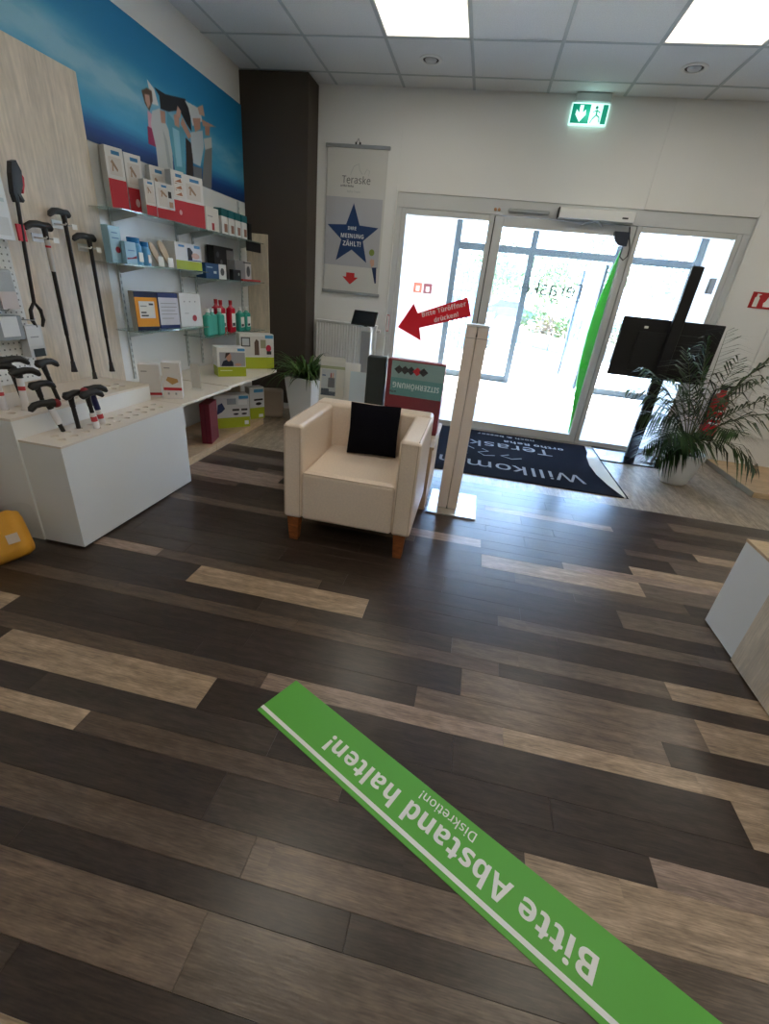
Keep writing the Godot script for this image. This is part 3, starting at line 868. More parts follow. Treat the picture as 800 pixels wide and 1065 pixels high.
# ---------- left wall ----------
func mural_image() -> Image:
	var W := 1400
	var H := 270   # z -1.0 .. -4.87, y 2.71 .. 1.97
	var im := Image.create(W, H, false, Image.FORMAT_RGB8)
	var nz := noise(1.0, 4, 4)
	for y in H:
		for x in W:
			var fx := float(x) / W
			var fy := float(y) / H
			var c := rgb(24, 132, 186).lerp(rgb(40, 152, 200), fy)
			c = c.lerp(rgb(64, 164, 206), clampf((fy - 0.55) * 2.5, 0, 1))
			var band := 0.50 + 0.25 * (fx - 0.5) + 0.03 * nz.get_noise_2d(fx * 4.0, fy * 2.0)
			var cl := exp(-pow((fy - band) / 0.17, 2.0)) * clampf(1.45 - fx * 1.05 + 0.4 * nz.get_noise_2d(fx * 9.0 + 9.0, fy * 6.0), 0, 1)
			c = c.lerp(rgb(158, 200, 214), clampf(cl, 0, 0.85))
			var sea := smoothstep(0.76, 0.93, fy + 0.015 * nz.get_noise_2d(fx * 12.0, fy * 40.0))
			c = c.lerp(rgb(16, 74, 142).lerp(rgb(12, 48, 104), clampf((fy - 0.88) * 8.0, 0, 1)), sea)
			im.set_pixel(x, y, c)
	var figs := [
		[rgb(226, 226, 224), [-354,245,-361,242,-364,234,-357,233,-355,241]], [rgb(96, 74, 60), [-347,237,-353,240,-358,240,-358,235,-353,228,-349,231]], [rgb(205, 160, 142), [-350,236,-355,237,-355,232,-352,229,-350,232]],
		[rgb(214, 160, 180), [-351,228,-356,227,-356,219,-350,219]], [rgb(150, 40, 84), [-349,219,-356,219,-356,209,-348,209]], [rgb(198, 202, 200), [-356,229,-365,233,-373,223,-375,210,-374,197,-356,197,-356,209,-353,221]],
		[rgb(96, 168, 190), [-373,234,-382,230,-393,229,-390,197,-376,197,-375,220,-372,226]], [rgb(28, 32, 44), [-361,243,-373,243,-398,248,-403,244,-403,230,-397,233,-389,239,-375,234,-366,233,-366,240]],
		[rgb(214, 218, 220), [-397,247,-417,248,-420,241,-405,234,-401,244]], [rgb(190, 144, 124), [-365,232,-371,233,-370,226,-365,225]], [rgb(196, 150, 130), [-381,234,-388,237,-387,228,-381,228]], [rgb(200, 156, 138), [-387,241,-391,239,-389,234,-384,235]],
		[rgb(52, 42, 42), [-394,224,-403,222,-400,197,-391,197]], [rgb(196, 206, 212), [-401,229,-419,235,-419,224,-412,210,-402,210,-401,221]], [rgb(196, 148, 126), [-406,239,-417,242,-416,235,-408,231]], [rgb(190, 142, 122), [-392,236,-402,227,-398,224,-389,231]],
		[rgb(120, 124, 128), [-401,208,-414,209,-412,197,-401,197]], [rgb(180, 134, 116), [-423,239,-431,241,-429,234,-423,233]], [rgb(200, 202, 200), [-420,230,-432,234,-432,226,-421,223]], [rgb(132, 134, 134), [-421,223,-432,227,-427,197,-412,197,-418,216]],
		[rgb(196, 150, 130), [-419,242,-441,243,-433,241,-420,238]], [rgb(196, 160, 140), [-414,248,-422,252,-424,245,-416,244]], [rgb(150, 205, 220), [-378,226,-386,226,-386,204,-379,203]], [rgb(170, 178, 178), [-366,222,-370,216,-372,200,-368,200]]]
	for q in figs:
		var p := PackedVector2Array()
		var a: Array = q[1]
		for i in range(0, a.size(), 2):
			p.append(Vector2((-a[i] / 100.0 - 1.0) / 3.87 * W, (2.71 - a[i + 1] / 100.0) / 0.74 * H))
		fill_poly(im, p, q[0])
	im.resize(W / 2, H / 2, Image.INTERPOLATE_BILINEAR)
	return im

func left_wall() -> void:
	var m := MB.new()
	var x := -2.455
	var k := [m.vert(Vector3(x, 2.71, -1.0), Vector3.RIGHT, Vector2(0, 0)), m.vert(Vector3(x, 2.71, -4.87), Vector3.RIGHT, Vector2(1, 0)), m.vert(Vector3(x, 1.97, -4.87), Vector3.RIGHT, Vector2(1, 1)), m.vert(Vector3(x, 1.97, -1.0), Vector3.RIGHT, Vector2(0, 1))]
	m.quad(k[0], k[1], k[2], k[3])
	var mm := mat(Color.WHITE, 0.6)
	mm.albedo_texture = tex(mural_image())
	var o := thing("mural", "wide sky-blue photo mural of people lifting one of them, above the shelves", "mural", Vector3.ZERO)
	part(o, "backing", bx2(Vector3(-2.47, 1.97, -4.87), Vector3(-2.4555, 2.71, -1.0), 0), M.white_matt)
	part(o, "print", m, mm)
	var wp := MB.new()
	var p := bx2(Vector3(-2.454, 0.0, -2.88), Vector3(-2.43, 2.262, -0.9), 0.003)
	for i in p.u.size():
		p.u[i] = Vector2(p.u[i].y * 0.22, p.u[i].x * 0.36)
	var wo := single("oak_cladding", p, M.oak_panel, "tall light oak wall panel behind the hanging canes", "wall panel")
	single("shelving_backdrop", bx2(Vector3(-2.47, 0.0, -4.85), Vector3(-2.445, 1.965, -2.885), 0.002), M.white, "white back panel behind the glass shelves", "wall panel")
	var ep := bx2(Vector3(-2.445, 0.56, -4.875), Vector3(-2.22, 1.72, -4.852), 0.002)
	for i in ep.u.size(): ep.u[i] = Vector2(ep.u[i].y * 0.5, ep.u[i].x * 1.1)
	single("shelf_end_panel", ep, M.oak_panel, "narrow oak end panel between the shelves and the dark pillar", "panel")

# ---------- display desk with cane holes ----------
func display_desk() -> void:
	var o := thing("display_desk", "white two-step display desk with rows of round holes for canes", "display desk", Vector3.ZERO)
	var lo := bx2(Vector3(-2.03, 0.012, -2.6), Vector3(-1.80, 0.545, -1.65), 0.002)
	part(o, "front_block", lo, M.white)
	part(o, "back_block", bx2(Vector3(-2.428, 0.012, -2.6), Vector3(-2.03, 0.643, -1.642), 0.002), M.white)
	part(o, "plinth", bx2(Vector3(-2.42, 0.0, -2.59), Vector3(-1.81, 0.012, -1.66), 0), M.dark)
	var top := mat(rgb(226, 216, 204), 0.45)
	var h := []
	for k in 11:
		h.append(Vector2(-1.875, -1.735 - k * 0.0735)); h.append(Vector2(-1.943, -1.765 - k * 0.0735))
	var t := MB.new()
	plane_cells(t, -2.03, -1.80, -2.6, -1.65, 0.555, h, 0.019, 0.009)
	for q in [[Vector3(-1.80, 0.545, -2.6), Vector3(-1.80, 0.545, -1.65), Vector3(-1.80, 0.555, -1.65), Vector3(-1.80, 0.555, -2.6), Vector3.RIGHT], [Vector3(-2.03, 0.545, -1.65), Vector3(-1.80, 0.545, -1.65), Vector3(-1.80, 0.555, -1.65), Vector3(-2.03, 0.555, -1.65), Vector3.BACK], [Vector3(-2.03, 0.545, -2.6), Vector3(-1.80, 0.545, -2.6), Vector3(-1.80, 0.555, -2.6), Vector3(-2.03, 0.555, -2.6), Vector3.FORWARD]]:
		t.face(q.slice(0, 4), q[4])
	part(o, "front_top", t, top, "cream top with two rows of holes")
	h = []
	for k in 11:
		h.append(Vector2(-2.108, -1.72 - k * 0.0735)); h.append(Vector2(-2.178, -1.75 - k * 0.0735))
	t = MB.new()
	plane_cells(t, -2.43, -2.03, -2.6, -1.642, 0.655, h, 0.019, 0.011)
	for q in [[Vector3(-2.03, 0.643, -2.6), Vector3(-2.03, 0.643, -1.642), Vector3(-2.03, 0.655, -1.642), Vector3(-2.03, 0.655, -2.6), Vector3.RIGHT], [Vector3(-2.43, 0.643, -1.642), Vector3(-2.03, 0.643, -1.642), Vector3(-2.03, 0.655, -1.642), Vector3(-2.43, 0.655, -1.642), Vector3.BACK], [Vector3(-2.43, 0.643, -2.6), Vector3(-2.03, 0.643, -2.6), Vector3(-2.03, 0.655, -2.6), Vector3(-2.43, 0.655, -2.6), Vector3.FORWARD]]:
		t.face(q.slice(0, 4), q[4])
	part(o, "back_top", t, top, "cream upper top with two rows of holes")
	# canes standing in the holes: base, top of shaft, yaw of the handle, look
	stub_cane("black cane with red cap leaning in the lower step, nearest the desk end", Vector3(-1.963, 0.556, -1.838), Vector3(-0.012, 0.12, 0.028), -12, [["D", 0.0, 0.35], ["W", 0.35, 1.0]], true)
	stub_cane("plain black cane with round knob, second on the lower step", Vector3(-1.943, 0.556, -1.912), Vector3(0, 0.145, 0.008), 184, [["D", 0.0, 1.0]], false)
	stub_cane("cane with red and white wrapped shaft in the front row of the lower step", Vector3(-1.875, 0.556, -1.955), Vector3(-0.004, 0.15, 0.012), 178, [["W", 0.0, 0.25], ["R", 0.25, 0.42], ["W", 0.42, 0.55], ["D", 0.55, 1.0]], false)
	stub_cane("cane with red head and blue sleeve, furthest on the lower step", Vector3(-1.901, 0.556, -2.03), Vector3(-0.008, 0.16, 0.025), 176, [["W", 0.0, 0.2], ["R", 0.2, 0.35], ["W", 0.35, 0.5], ["B", 0.5, 1.0]], true)
	stub_cane("cane in white sleeve with one red band on the upper step", Vector3(-2.105, 0.656, -1.795), Vector3(0, 0.15, -0.01), 168, [["W", 0.0, 0.62], ["R", 0.62, 0.75], ["W", 0.75, 1.0]], false)
	stub_cane("tall black cane at the back of the upper step", Vector3(-2.178, 0.656, -1.86), Vector3(-0.01, 0.19, 0.02), 172, [["D", 0.0, 1.0]], false)
	stub_cane("cane in white and red sleeve at the near end of the upper step", Vector3(-2.178, 0.656, -1.75), Vector3(0, 0.17, 0.0), 160, [["W", 0.0, 0.4], ["R", 0.4, 0.5], ["W", 0.5, 1.0]], false)
	stub_cane("black cane with long curved handle, furthest on the upper step", Vector3(-2.135, 0.656, -2.015), Vector3(-0.01, 0.165, 0.03), 186, [["D", 0.0, 1.0]], false)
	stub_cane("short black cane with broad grip in the middle of the upper step", Vector3(-2.108, 0.656, -1.90), Vector3(0.0, 0.075, 0.012), 178, [["D", 0.0, 1.0]], false)

func handle_mesh(mb: MB, dir: Vector3, up: Vector3, k: float) -> void:   # an ergonomic cane handle from knob to drooping tip
	mb.tube([-dir * 0.036 * k - up * 0.004, -dir * 0.022 * k + up * 0.004, dir * 0.0 + up * 0.006, dir * 0.03 * k + up * 0.010, dir * 0.065 * k + up * 0.006, dir * 0.088 * k - up * 0.008, dir * 0.098 * k - up * 0.02], [0.015, 0.022, 0.018, 0.0165, 0.016, 0.015, 0.009], 10)
	mb.tube([-up * 0.055, -up * 0.03, up * 0.002], [0.0125, 0.013, 0.016], 10)

func stub_cane(label: String, base: Vector3, rise: Vector3, yaw: float, bands: Array, cap: bool) -> void:
	var o := thing("walking_cane", label, "cane", base, 0, "canes standing in the display desk")
	var up := rise.normalized()
	var cm := {"D": M.black, "W": mat(rgb(226, 222, 220), 0.4), "R": mat(rgb(196, 60, 66), 0.45), "B": mat(rgb(26, 34, 92), 0.5)}
	for b in bands:
		var m := MB.new()
		var r := 0.0105 if b[0] == "D" else 0.015
		m.tube([rise * b[1], rise * b[2]], r, 12)
		part(o, {"D": "shaft", "W": "sleeve", "R": "red_band", "B": "blue_sleeve"}[b[0]], m, cm[b[0]])
	var hm := MB.new()
	hm.t = Transform3D(Basis.IDENTITY, rise + up * 0.022)
	var dv := Vector3(0, 0, 1).rotated(Vector3.UP, deg_to_rad(yaw))
	handle_mesh(hm, dv, up, 0.95)
	part(o, "handle", hm, M.black)
	if cap:
		var c := MB.new()
		c.rbox(rise + up * 0.022 - dv * 0.036, Vector3(0.042, 0.042, 0.042), 0.02, 3)
		part(o, "cap", c, mat(rgb(130, 24, 36), 0.45), "dark red cap")

# ---------- glass shelves ----------
func shelves() -> void:
	var rm := mat(rgb(206, 212, 212), 0.4)
	var n := 0
	for z in [-2.985, -3.675, -3.89, -4.70]:
		var r := thing("shelf_rail", "slotted metal wall rail carrying the glass shelves, %s from the canes" % ["first", "second", "third", "fourth"][n], "rail", Vector3(-2.444, 0, z), 0, "slotted shelf rails")
		n += 1
		part(r, "strip", bx2(Vector3(0, 0.58, -0.012), Vector3(0.012, 1.955, 0.012), 0.002), rm)
		var sl := MB.new()
		for k in 33:
			sl.box(Vector3(0.0125, 0.62 + k * 0.04, 0.0), Vector3(0.003, 0.02, 0.008), 0)
		part(r, "slots", sl, mat(rgb(158, 164, 164), 0.6)).set_meta("kind", "stuff")
	for q in [[1.632, -3.74, -2.80, -2.985, -3.675, "top left", "red and white cartons"], [1.337, -3.71, -2.76, -2.985, -3.675, "middle left", "lime green carton"], [0.932, -3.65, -2.86, -2.985, -3.675, "lower left", "orange carton"], [1.632, -4.74, -3.78, -3.89, -4.70, "top right", "teal topped packs"], [1.29, -4.74, -3.72, -3.89, -4.70, "middle right", "blue and black boxes"], [0.846, -4.72, -3.62, -3.89, -4.70, "lower right", "red and teal bottles"]]:
		var o := thing("glass_shelf", "clear glass wall shelf carrying the %s" % q[6], "shelf", Vector3(0, q[0], 0), 0, "glass shelves")
		part(o, "pane", bx2(Vector3(-2.432, -0.008, q[1]), Vector3(-2.205, 0, q[2]), 0.001), M.shelf_glass)
		for z in [q[3], q[4]]:
			var b := MB.new()
			b.t = Transform3D(Basis.IDENTITY, Vector3(-2.432, -0.0085, z))
			b.prism(PackedVector2Array([Vector2(0, 0), Vector2(0.19, 0), Vector2(0.19, -0.008), Vector2(0.02, -0.05), Vector2(0, -0.05)]), -0.003, 0.003)
			part(o, "bracket", b, rm)

func at_shelf(xf: float, z0: float, z1: float, y: float) -> Vector3:
	return Vector3(xf, y + 0.0005, (z0 + z1) * 0.5)

func products() -> void:
	var cw := rgb(226, 224, 220)
	var red := rgb(186, 30, 46)
	var blu := rgb(60, 130, 180)
	var gry := rgb(150, 150, 150)
	# top left: red and white cartons
	var G := "red and white cartons on the top shelf"
	for q in [["tall red and white carton, leftmost on the top shelf", -2.34, -2.90, -3.045, 0.325, 0.07, 0.50], ["tall red and white carton with a round mark, second on the top shelf", -2.33, -3.05, -3.195, 0.325, 0.07, 0.44], ["small red and white carton, third on the top shelf", -2.24, -3.085, -3.18, 0.20, 0.06, 0.30], ["small carton with a picture strip in front of a taller one", -2.24, -3.20, -3.375, 0.21, 0.07, 0.30], ["red and white carton standing half hidden behind a smaller one", -2.36, -3.33, -3.48, 0.32, 0.05, 0.38], ["red and white carton with three stacked pictures", -2.25, -3.40, -3.535, 0.315, 0.07, 0.45], ["wide red and white carton at the right end of the red ones", -2.25, -3.545, -3.765, 0.32, 0.13, 0.47]]:
		var w: float = absf(q[3] - q[2]) - 0.004
		var pr := [["r", 0.0, 0.0, 1.0, q[6], red], ["r", 0.34, 0.88, 0.80, 0.94, blu], ["r", 0.14, q[6] + 0.06, 0.86, 0.84, rgb(214, 208, 200)], ["p", 0.25, 0.76, 0.35, 0.80, 0.62, 0.66, 0.58, 0.62, rgb(158, 130, 104)], ["p", 0.28, 0.62, 0.36, 0.62, 0.38, 0.76, 0.32, 0.76, rgb(170, 140, 112)], ["s", 0.0, 1.0, rgb(200, 200, 198)]]
		if "round mark" in q[0]: pr.append(["e", 0.5, 0.2, 0.13, 0.07, rgb(230, 200, 200)])
		if "picture strip" in q[0]:
			pr.append(["r", 0.62, 0.30, 1.0, 0.96, rgb(215, 215, 212)]); pr.append(["r", 0.68, 0.62, 0.86, 0.80, rgb(40, 40, 44)]); pr.append(["r", 0.7, 0.36, 0.92, 0.52, rgb(190, 150, 124)])
		if "three" in q[0]:
			for k in 3:
				pr.append(["r", 0.18, 0.52 + k * 0.125, 0.82, 0.63 + k * 0.125, rgb(236, 230, 222)]); pr.append(["p", 0.24, 0.54 + k * 0.125, 0.78, 0.54 + k * 0.125, 0.7, 0.61 + k * 0.125, 0.5, 0.57 + k * 0.125, rgb(176, 116, 84)])
			pr.append(["e", 0.5, 0.22, 0.12, 0.05, rgb(220, 170, 170)])
		carton("product_carton", q[0], "carton", at_shelf(q[1], q[2], q[3], 1.632), 66, Vector3(w * 0.76, q[4], q[5]), cw, pr, G)
	carton("product_carton", "plain white carton with a small red mark beside the teal packs", "carton", at_shelf(-2.25, -3.80, -4.0, 1.632), 90, Vector3(0.19, 0.165, 0.10), rgb(222, 218, 210), [["r", 0.4, 0.06, 0.6, 0.36, rgb(170, 40, 46)], ["r", 0.1, 0.6, 0.5, 0.64, gry]])
	var n := 0
	for z in [-4.10, -4.215, -4.33, -4.45]:
		var o := thing("cream_pack", "white pack with a teal top, %s from the left on the top shelf" % ["first", "second", "third", "fourth"][n], "pack", Vector3(-2.29, 1.6325, z), 90, "teal topped packs")
		part(o, "body", bx(Vector3(0, 0.066, 0), Vector3(0.10, 0.132, 0.07), 0.004), mat(cw, 0.4))
		part(o, "top", bx(Vector3(0, 0.16, 0), Vector3(0.105, 0.056, 0.075), 0.006), mat(rgb(20, 104, 112), 0.4))
		part(o, "flap", bx(Vector3(0.012, 0.05, 0.0355), Vector3(0.05, 0.06, 0.001), 0), mat(rgb(150, 110, 90), 0.5))
		n += 1
	single("shelf_divider", bx2(Vector3(-2.36, 1.6325, -4.60), Vector3(-2.26, 1.775, -4.55), 0.003), M.black, "narrow black pack at the right end of the top shelf", "pack")
	# middle left
	carton("leaflet_box", "tall pale blue packet with a small red picture on the middle shelf", "packet", at_shelf(-2.29, -2.765, -2.865, 1.337), 90, Vector3(0.10, 0.20, 0.05), rgb(150, 190, 208), [["r", 0.1, 0.1, 0.9, 0.92, rgb(160, 198, 214)], ["e", 0.6, 0.36, 0.22, 0.09, rgb(150, 40, 60)], ["r", 0.2, 0.66, 0.8, 0.69, rgb(90, 130, 170)], ["r", 0.2, 0.8, 0.7, 0.83, rgb(90, 130, 170)]])
	carton("sachet", "small pale blue sachet with dark red stripe in front of the blue bottles", "sachet", at_shelf(-2.25, -2.84, -2.94, 1.337), 90, Vector3(0.10, 0.125, 0.03), rgb(146, 184, 204), [["p", 0.05, 0.2, 0.95, 0.28, 0.95, 0.4, 0.5, 0.3, 0.05, 0.28, rgb(140, 36, 60)], ["r", 0.2, 0.6, 0.8, 0.64, rgb(80, 120, 170)]])
	n = 0
	for q in [[-2.985, 0.155, 0.045], [-3.085, 0.14, 0.034]]:
		var o := thing("lotion_bottle", "blue plastic bottle on the middle shelf, %s of the two" % ["larger", "smaller"][n], "bottle", Vector3(-2.30, 1.3375, q[0]), 0, "blue bottles on the middle shelf")
		var b := MB.new()
		b.lathe([Vector2(0.001, 0), Vector2(q[2], 0.0), Vector2(q[2], q[1] * 0.7), Vector2(q[2] * 0.8, q[1] * 0.8), Vector2(0.001, q[1] * 0.8)])
		part(o, "body", b, mat(rgb(90, 160, 206), 0.3))
		var c := MB.new()
		c.lathe([Vector2(q[2] * 0.86, q[1] * 0.8), Vector2(q[2] * 0.86, q[1]), Vector2(0.001, q[1])])
		part(o, "cap", c, mat(rgb(14, 112, 176), 0.3))
		part(o, "label", bx(Vector3(q[2] + 0.0008, q[1] * 0.3, 0), Vector3(0.002, q[1] * 0.35, q[2] * 0.9), 0), M.paper)
		n += 1
	n = 0
	for q in [[-3.20, 0.15, 0.10, 8.0], [-3.31, 0.17, 0.11, 6.0]]:
		var o := thing("insole_pack", "beige insole pack leaning on the middle shelf, %s of the two" % ["left", "right"][n], "insoles", Vector3(-2.30, 1.3375, q[0]), 90, "insole packs")
		var p := PackedVector2Array()
		for k in 20:
			var a := TAU * k / 20
			p.append(Vector2(cos(a) * q[2] * (0.30 + 0.12 * sin(a)) - 0.03 * sin(a), q[1] * 0.5 + sin(a) * q[1] * 0.48))
		var b := MB.new()
		b.t = Transform3D(Basis(Vector3.RIGHT, deg_to_rad(-10)), Vector3.ZERO)
		b.prism(p, 0.002, 0.014)
		part(o, "insole", b, mat(rgb(206, 184, 158), 0.6))
		var bag := MB.new()
		bag.t = Transform3D(Basis(Vector3.RIGHT, deg_to_rad(-10)), Vector3.ZERO)
		bag.box(Vector3(0, q[1] * 0.56, 0.008), Vector3(q[2] * 1.1, q[1] * 1.12, 0.018), 0.006)
		part(o, "bag", bag, M.acrylic)
		part(o, "card", bx(Vector3(0.02, 0.035, 0.022), Vector3(0.06, 0.06, 0.002), 0), M.paper)
		n += 1
	carton("product_carton", "lime green and white carton with a photo on the middle shelf", "carton", at_shelf(-2.26, -3.37, -3.705, 1.337), 90, Vector3(0.335, 0.175, 0.10), rgb(214, 212, 206), [["r", 0, 0, 1, 0.34, rgb(170, 184, 30)], ["r", 0.42, 0.36, 1.0, 1.0, rgb(206, 208, 212)], ["p", 0.45, 0.4, 0.62, 0.4, 0.66, 0.72, 0.55, 0.86, 0.45, 0.84, rgb(34, 36, 44)], ["e", 0.76, 0.56, 0.16, 0.12, rgb(206, 164, 148)], ["r", 0.72, 0.86, 0.96, 0.97, blu], ["r", 0.12, 0.84, 0.34, 0.92, blu], ["r", 0.44, 0.36, 0.98, 0.4, rgb(40, 50, 120)]])
	# middle right
	carton("product_carton", "dark blue and white box in front on the middle shelf", "box", at_shelf(-2.24, -3.725, -4.045, 1.29), 90, Vector3(0.32, 0.112, 0.09), rgb(22, 70, 120), [["r", 0.62, 0, 1, 1, rgb(224, 224, 222)], ["e", 0.80, 0.5, 0.10, 0.26, rgb(80, 82, 88)], ["r", 0.36, 0.34, 0.5, 0.5, rgb(200, 210, 220)], ["r", 0.06, 0.7, 0.32, 0.76, rgb(180, 200, 220)]])
	carton("product_carton", "tall black box with grey circles behind the others on the middle shelf", "box", at_shelf(-2.35, -4.05, -4.40, 1.29), 90, Vector3(0.34, 0.255, 0.07), rgb(22, 22, 24), [["e", 0.18, 0.74, 0.07, 0.09, rgb(80, 80, 84)], ["e", 0.34, 0.52, 0.06, 0.08, rgb(100, 100, 104)], ["r", 0.62, 0.30, 1.0, 0.92, rgb(128, 126, 124)]])
	carton("product_carton", "grey and white box with a device picture on the middle shelf", "box", at_shelf(-2.27, -4.27, -4.58, 1.29), 90, Vector3(0.31, 0.165, 0.08), rgb(150, 152, 156), [["r", 0.60, 0, 1, 1, rgb(216, 216, 214)], ["e", 0.80, 0.5, 0.12, 0.28, rgb(96, 98, 102)], ["r", 0.5, 0.9, 0.98, 0.96, rgb(50, 50, 54)]])
	carton("product_carton", "small black box in front of the grey one on the middle shelf", "box", at_shelf(-2.215, -4.12, -4.27, 1.29), 90, Vector3(0.14, 0.085, 0.04), rgb(28, 28, 32), [["e", 0.7, 0.6, 0.12, 0.14, rgb(170, 170, 170)]])
	single("flat_pack", bx2(Vector3(-2.264, 1.2905, -4.66), Vector3(-2.21, 1.306, -4.29), 0.003), mat(rgb(190, 50, 46), 0.5), "flat red packet at the front edge of the middle right shelf", "packet")
	single("price_sign", bx2(Vector3(-2.235, 1.545, -4.72), Vector3(-2.228, 1.624, -4.42), 0.002), M.black, "black tag hanging under the right end of the top shelf", "tag")
	# lower left
	carton("product_carton", "orange and dark blue carton with a white label on the lower shelf", "carton", at_shelf(-2.27, -2.885, -3.10, 0.932), 72, Vector3(0.168, 0.245, 0.06), rgb(26, 38, 80), [["r", 0, 0.10, 1, 0.86, rgb(226, 150, 24)], ["r", 0.16, 0.32, 0.86, 0.76, rgb(224, 222, 216)], ["r", 0.22, 0.62, 0.5, 0.65, gry], ["r", 0.6, 0.66, 0.8, 0.71, rgb(60, 60, 60)], ["r", 0.22, 0.45, 0.46, 0.49, rgb(50, 50, 50)], ["r", 0.22, 0.37, 0.54, 0.41, rgb(50, 50, 50)], ["s", 0.0, 1.0, rgb(170, 168, 162)]])
	carton("product_carton", "white carton with dark blue ends and printed lines on the lower shelf", "carton", at_shelf(-2.27, -3.13, -3.345, 0.932), 76, Vector3(0.176, 0.24, 0.07), rgb(26, 44, 110), [["r", 0, 0.10, 1, 0.87, rgb(206, 206, 216)], ["r", 0.1, 0.70, 0.9, 0.72, gry], ["r", 0.1, 0.60, 0.9, 0.62, gry], ["r", 0.1, 0.50, 0.8, 0.52, gry], ["r", 0.1, 0.40, 0.9, 0.42, gry], ["r", 0.1, 0.28, 0.7, 0.30, gry]])
	carton("product_carton", "white carton with a dark red round seal on the lower shelf", "carton", at_shelf(-2.26, -3.37, -3.62, 0.932), 80, Vector3(0.225, 0.24, 0.07), rgb(214, 214, 212), [["e", 0.66, 0.26, 0.11, 0.10, rgb(160, 24, 40)], ["r", 0.2, 0.74, 0.26, 0.78, gry], ["r", 0.45, 0.74, 0.51, 0.78, gry], ["r", 0.7, 0.74, 0.76, 0.78, gry], ["r", 0.2, 0.4, 0.4, 0.42, gry]])
	# lower right: bottles
	n = 0
	for q in [[-3.715, "t", -2.25], [-3.81, "t", -2.265], [-3.905, "t", -2.25], [-4.02, "r", -2.30], [-4.08, "r", -2.38], [-4.14, "r", -2.27], [-4.29, "t", -2.36], [-4.31, "t", -2.27], [-4.44, "t", -2.27]]:
		var t: bool = q[1] == "t"
		var h := 0.215 if t else 0.275
		var o := thing("bottle", "%s bottle on the lower right shelf, %s" % ["teal disinfectant" if t else "red liquid", ["first from the left", "second from the left", "third from the left", "left one of the red trio", "rear one of the red trio", "right one of the red trio", "just right of the red trio", "second right of the red trio", "last at the right end"][n]], "bottle", Vector3(q[2], 0.8465, q[0]), 0, "teal bottles" if t else "red bottles")
		var b := MB.new()
		b.rbox(Vector3(0, h * 0.39, 0), Vector3(0.055, h * 0.78, 0.092), 0.018)
		part(o, "body", b, mat(rgb(64, 168, 150) if t else rgb(196, 30, 54), 0.2))
		var c := MB.new()
		c.lathe([Vector2(0.027, h * 0.76), Vector2(0.014, h * 0.84), Vector2(0.013, h * 0.88)], Vector3.ZERO, 14)
		part(o, "neck", c, mat(rgb(120, 190, 176) if t else rgb(214, 90, 104), 0.25))
		var k := MB.new()
		k.lathe([Vector2(0.001, h * 0.87), Vector2(0.016, h * 0.87), Vector2(0.016, h), Vector2(0.001, h)], Vector3.ZERO, 14)
		part(o, "cap", k, M.paper if t else mat(rgb(190, 20, 40), 0.4))
		if n >= 3:
			var l := part(o, "label", bx(Vector3(0.0281, h * 0.40, 0), Vector3(0.001, h * 0.42, 0.066), 0), M.paper)
			part(l, "print", bx(Vector3(0.0289, h * 0.27, 0.004), Vector3(0.0006, h * 0.1, 0.046), 0), M.dark)
		n += 1

